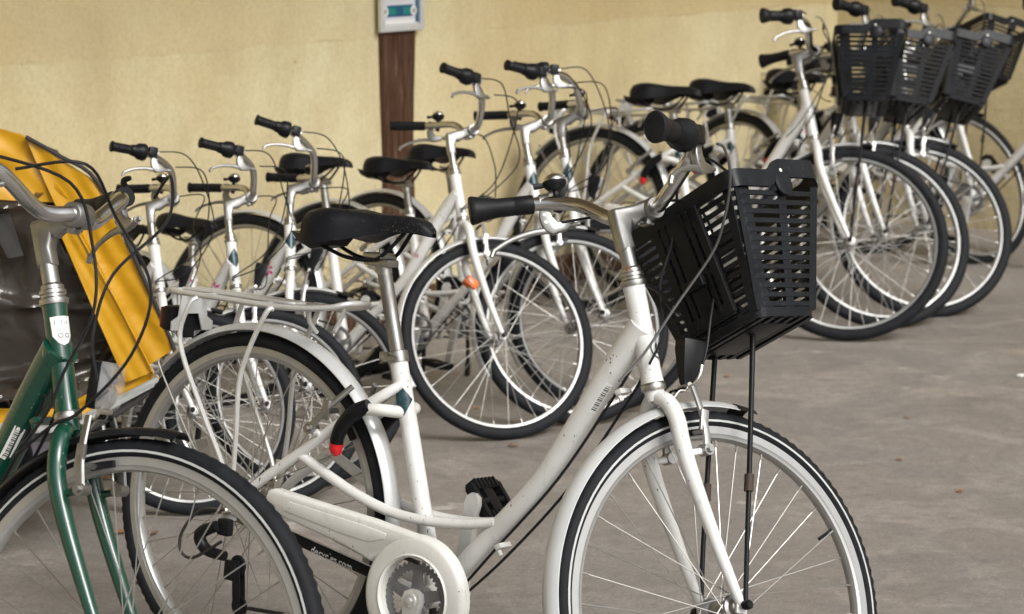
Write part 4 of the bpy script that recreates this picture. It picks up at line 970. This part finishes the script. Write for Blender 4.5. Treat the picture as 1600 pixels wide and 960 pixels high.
put('barcode', wrap(d0, d1, .0268, [([(u+.03, v) for u, v in s_[0]], s_[1]) for s_ in bars], -.85, .0014).mesh('barcode', 'print', 60), A)
ov, of_ = text_shape('O', .036); decal(A, 'lettering', 'label', d0, d1, .0255, [([(.215-y, x-.012) for x, y in ov], of_)], -.15)

# ------------------------------------------------------------------ orange bicycle trailer behind the green bicycle
def px(u, v, Y, dY=0):   # a point seen at (u, v) that lies in the upright plane Y + dY*(X+1) = const
    c_, s_ = math.cos(.1745), math.sin(.1745); a = (u-800)/3591.26; b = (480-v)/3591.26
    d = Vector((a, c_+b*s_, -s_+b*c_)); t = (Y+dY)/(d.y-dY*d.x); return Vector((0, 0, 1.5247))+d*t
TY, TD = 5.15, .22
T = lambda u, v, off=0: px(u, v, TY+off, TD)
tr = bpy.data.objects.new('bicycle_trailer', None); C.objects.link(tr); tr.location = (-1.35, 5.2, 0)
tag(tr, 'orange vinyl covered bicycle trailer with clear window behind the green bicycle', 'trailer')
inv_t = Matrix.Translation(-tr.location)
def tput(name, m, mat, ang=38): return put(name, m.xf(inv_t).mesh(name, mat, ang), tr)
def slab(pts, depth, off=0, sub=10, sag=0.0, seed=0, crease=0.0):
    """a quad sheet of vinyl given by its four corner pixels, sagging a little between seams"""
    q = [T(*p, off) for p in pts]; m = MB(); vs = []; fs = []; rr = random.Random(seed); n = sub
    ph = [rr.random()*6 for _ in range(6)]
    folds = [(rr.uniform(0, math.pi), rr.uniform(-.2, 1.2), rr.uniform(6, 15), rr.uniform(.5, 1.3), rr.uniform(.1, .35)) for _ in range(16)]
    for j in range(n+1):
        for i in range(n+1):
            s_, t_ = i/n, j/n; p = (q[0]*(1-s_)+q[1]*s_)*(1-t_)+(q[3]*(1-s_)+q[2]*s_)*t_
            e = math.sin(math.pi*s_)*math.sin(math.pi*t_)
            p = p+Vector((0, 1, 0))*sag*(e*.6+.35*math.sin(5*s_+ph[0]+3*t_)*math.sin(7*t_+ph[1])+.2*math.sin(13*s_-9*t_+ph[2])); 
            if crease:
                z_ = 0
                for fa, fo, fk_, am, cu_ in folds:
                    d_ = (s_*math.cos(fa)+t_*math.sin(fa)-fo+cu_*math.sin(3*(t_*math.cos(fa)-s_*math.sin(fa)))*.5)*fk_*2.2; z_ += am*math.exp(-d_*d_*3)
                p = p-Vector((0, 1, 0))*crease*z_
            vs.append(p)
    k = len(vs); W_ = n+1; vs += [p+Vector((0, depth, 0)) for p in vs]
    for j in range(n):
        for i in range(n): a = j*W_+i; fs.append((a, a+1, a+W_+1, a+W_)); fs.append((k+a, k+a+W_, k+a+W_+1, k+a+1))
    edge = [i for i in range(n)]+[i*W_+n for i in range(n)]+[n*W_+n-i for i in range(n)]+[(n-i)*W_ for i in range(n)]
    for i in range(len(edge)): a, b = edge[i], edge[(i+1) % len(edge)]; fs.append((a, b, k+b, k+a))
    return m.add(vs, fs)
tput('top_panel', slab([(-210, 150), (36, 212), (112, 318), (-210, 300)], .012, -.01, 14, .022, 1), 'orange')
tput('side_band', slab([(40, 216), (150, 285), (272, 546), (206, 588)], .010, -.022, 16, .012, 2), 'orange')
tput('inner_band', slab([(88, 352), (125, 356), (238, 582), (196, 598)], .006, -.034, 12, .006, 5), 'orange')
tput('bottom_band', slab([(-210, 640), (96, 640), (104, 672), (-210, 690)], .010, -.02, 10, .01, 3), 'orange')
tput('bottom_band', slab([(92, 640), (212, 575), (250, 592), (106, 674)], .010, -.024, 12, .012, 4), 'orange')
tput('window_film', slab([(-210, 285), (98, 300), (204, 596), (-210, 660)], .002, .016, 72, .030, 6, .016), 'film')
tput('reflective_tape', slab([(104, 662), (246, 588), (249, 600), (106, 677)], .005, -.040, 8, .003, 7), 'greytape')
tput('reflective_tape', slab([(-200, 668), (98, 660), (98, 676), (-200, 684)], .005, -.034, 8, .003, 8), 'greytape')
tput('lower_skirt', slab([(-200, 676), (104, 668), (108, 690), (-200, 696)], .006, -.030, 6, .003, 9), 'fabric'); tput('lower_skirt', slab([(104, 670), (250, 592), (252, 606), (108, 690)], .006, -.030, 6, .003, 10), 'fabric')
tput('floor_cloth', slab([(-200, 690), (150, 676), (150, 740), (-200, 770)], .006, .20, 6, .01, 11), 'lilac')
m = MB(); m.tube(crom([T(u, v, -.026) for u, v in ((40, 214), (95, 245), (152, 284), (212, 408), (272, 546), (262, 570), (250, 600), (180, 650), (107, 690))], 5), .0048, 8); tput('piping', m, 'fabric')
m = MB(); m.tube(crom([T(u, v, -.038) for u, v in ((120, 360), (180, 468), (240, 584))], 6), .0022, 6); tput('seam', m, 'orange')
tput('strap', slab([(-30, 318), (10, 318), (36, 400), (12, 404)], .004, .002, 6, .004, 12), 'fabric')
# the body behind the window: dark cloth tub, back wall and seat
m = MB()
q = [T(u, v, .62) for u, v in ((-260, 190), (90, 235), (235, 560), (-260, 640))]; f_ = [T(u, v, .02) for u, v in ((-210, 210), (56, 222), (262, 556), (-210, 680))]
m.add(q+f_, [(0, 1, 2, 3), (1, 5, 6, 2), (3, 2, 6, 7), (0, 3, 7, 4)]); tput('tub', m, plain('brown_lining', (.085, .055, .036), .8, .3, 12), 20)
m = MB(); m.loft([[T(u, v, o) for u, v in ((-200, 560), (-200, 500), (120, 520), (150, 590))] for o in (.18, .45)]); tput('seat', m, 'fabric')
for s in (0, .62):
    cx = T(60, 640, .05+s); m = MB(); m.lathe([(.17, -.012), (.20, -.018), (.222, -.012), (.225, 0), (.222, .012), (.20, .018), (.17, .012)], (cx.x-.25, cx.y+.05, .225), n=40, closeprof=True); tput('tyre', m, 'tyre')
    m = MB(); m.lathe([(.172, -.010), (.165, 0), (.172, .010)], (cx.x-.25, cx.y+.05, .225), n=40, closeprof=True); m.lathe([(0, -.02), (.02, -.02), (.02, .02), (0, .02)], (cx.x-.25, cx.y+.05, .225), n=12)
    for i in range(16): a = 2*math.pi*i/16; m.tube([(cx.x-.25, cx.y+.05, .225), (cx.x-.25+.168*math.cos(a), cx.y+.05, .225+.168*math.sin(a))], .0016, 5)
    tput('wheel', m, 'rim')

# ------------------------------------------------------------------ small litter on the floor
def gpt(u, v):
    c_, s_ = math.cos(.1745), math.sin(.1745); a = (u-800)/3591.26; b = (480-v)/3591.26; d = Vector((a, c_+b*s_, -s_+b*c_)); t = -1.5247/d.z; return Vector((0, 0, 1.5247))+d*t
def leaf_mb(s, seed):
    rr = random.Random(seed); m = MB(); n = 7; top = []; 
    for i in range(n):
        t = i/(n-1); w_ = s*.32*math.sin(math.pi*min(.97, t*.94+.03))**.8*(.8+.4*rr.random()); z = .003+s*.22*math.sin(t*3+rr.random())*rr.random()+s*.10*t*t
        top.append([Vector((s*(t-.5), -w_, z+s*.10)), Vector((s*(t-.5), 0, z)), Vector((s*(t-.5), w_, z+s*.08*rr.random()))])
    r = [row+[p-Vector((0, 0, .0012)) for p in reversed(row)] for row in top]
    return m.loft(r)
lm = [leaf_mb(.030, i).mesh('dry_leaf', 'leaf') for i in range(3)]
for i, (u, v) in enumerate(((802, 699), (758, 668), (188, 835), (218, 912), (242, 836), (168, 750), (214, 762), (520, 800), (1135, 590), (905, 640), (640, 652), (700, 640), (745, 640), (1418, 655), (1465, 470), (1500, 770), (1405, 720), (180, 625))):
    p = gpt(u, v); o = put('dry_leaf', lm[i % 3]); o.location = p; o.rotation_euler = (0, 0, i*1.9); o.scale = (1, 1, 1) if i < 7 else (.7, .7, .7)
    tag(o, 'small dry brown leaf lying on the concrete floor', 'leaf', 'dry leaves scattered on the floor')
pm = MB().box((0, 0, .0045), (.030, .018, .007), bev=.003).mesh('paper_scrap', 'label')
for i, (u, v, l_) in enumerate(((1594, 589, 'white scrap lying on the floor at the right edge'),)):
    o = put('paper_scrap', pm); o.location = gpt(u, v); o.rotation_euler = (0, 0, 1+i); tag(o, l_, 'scrap')
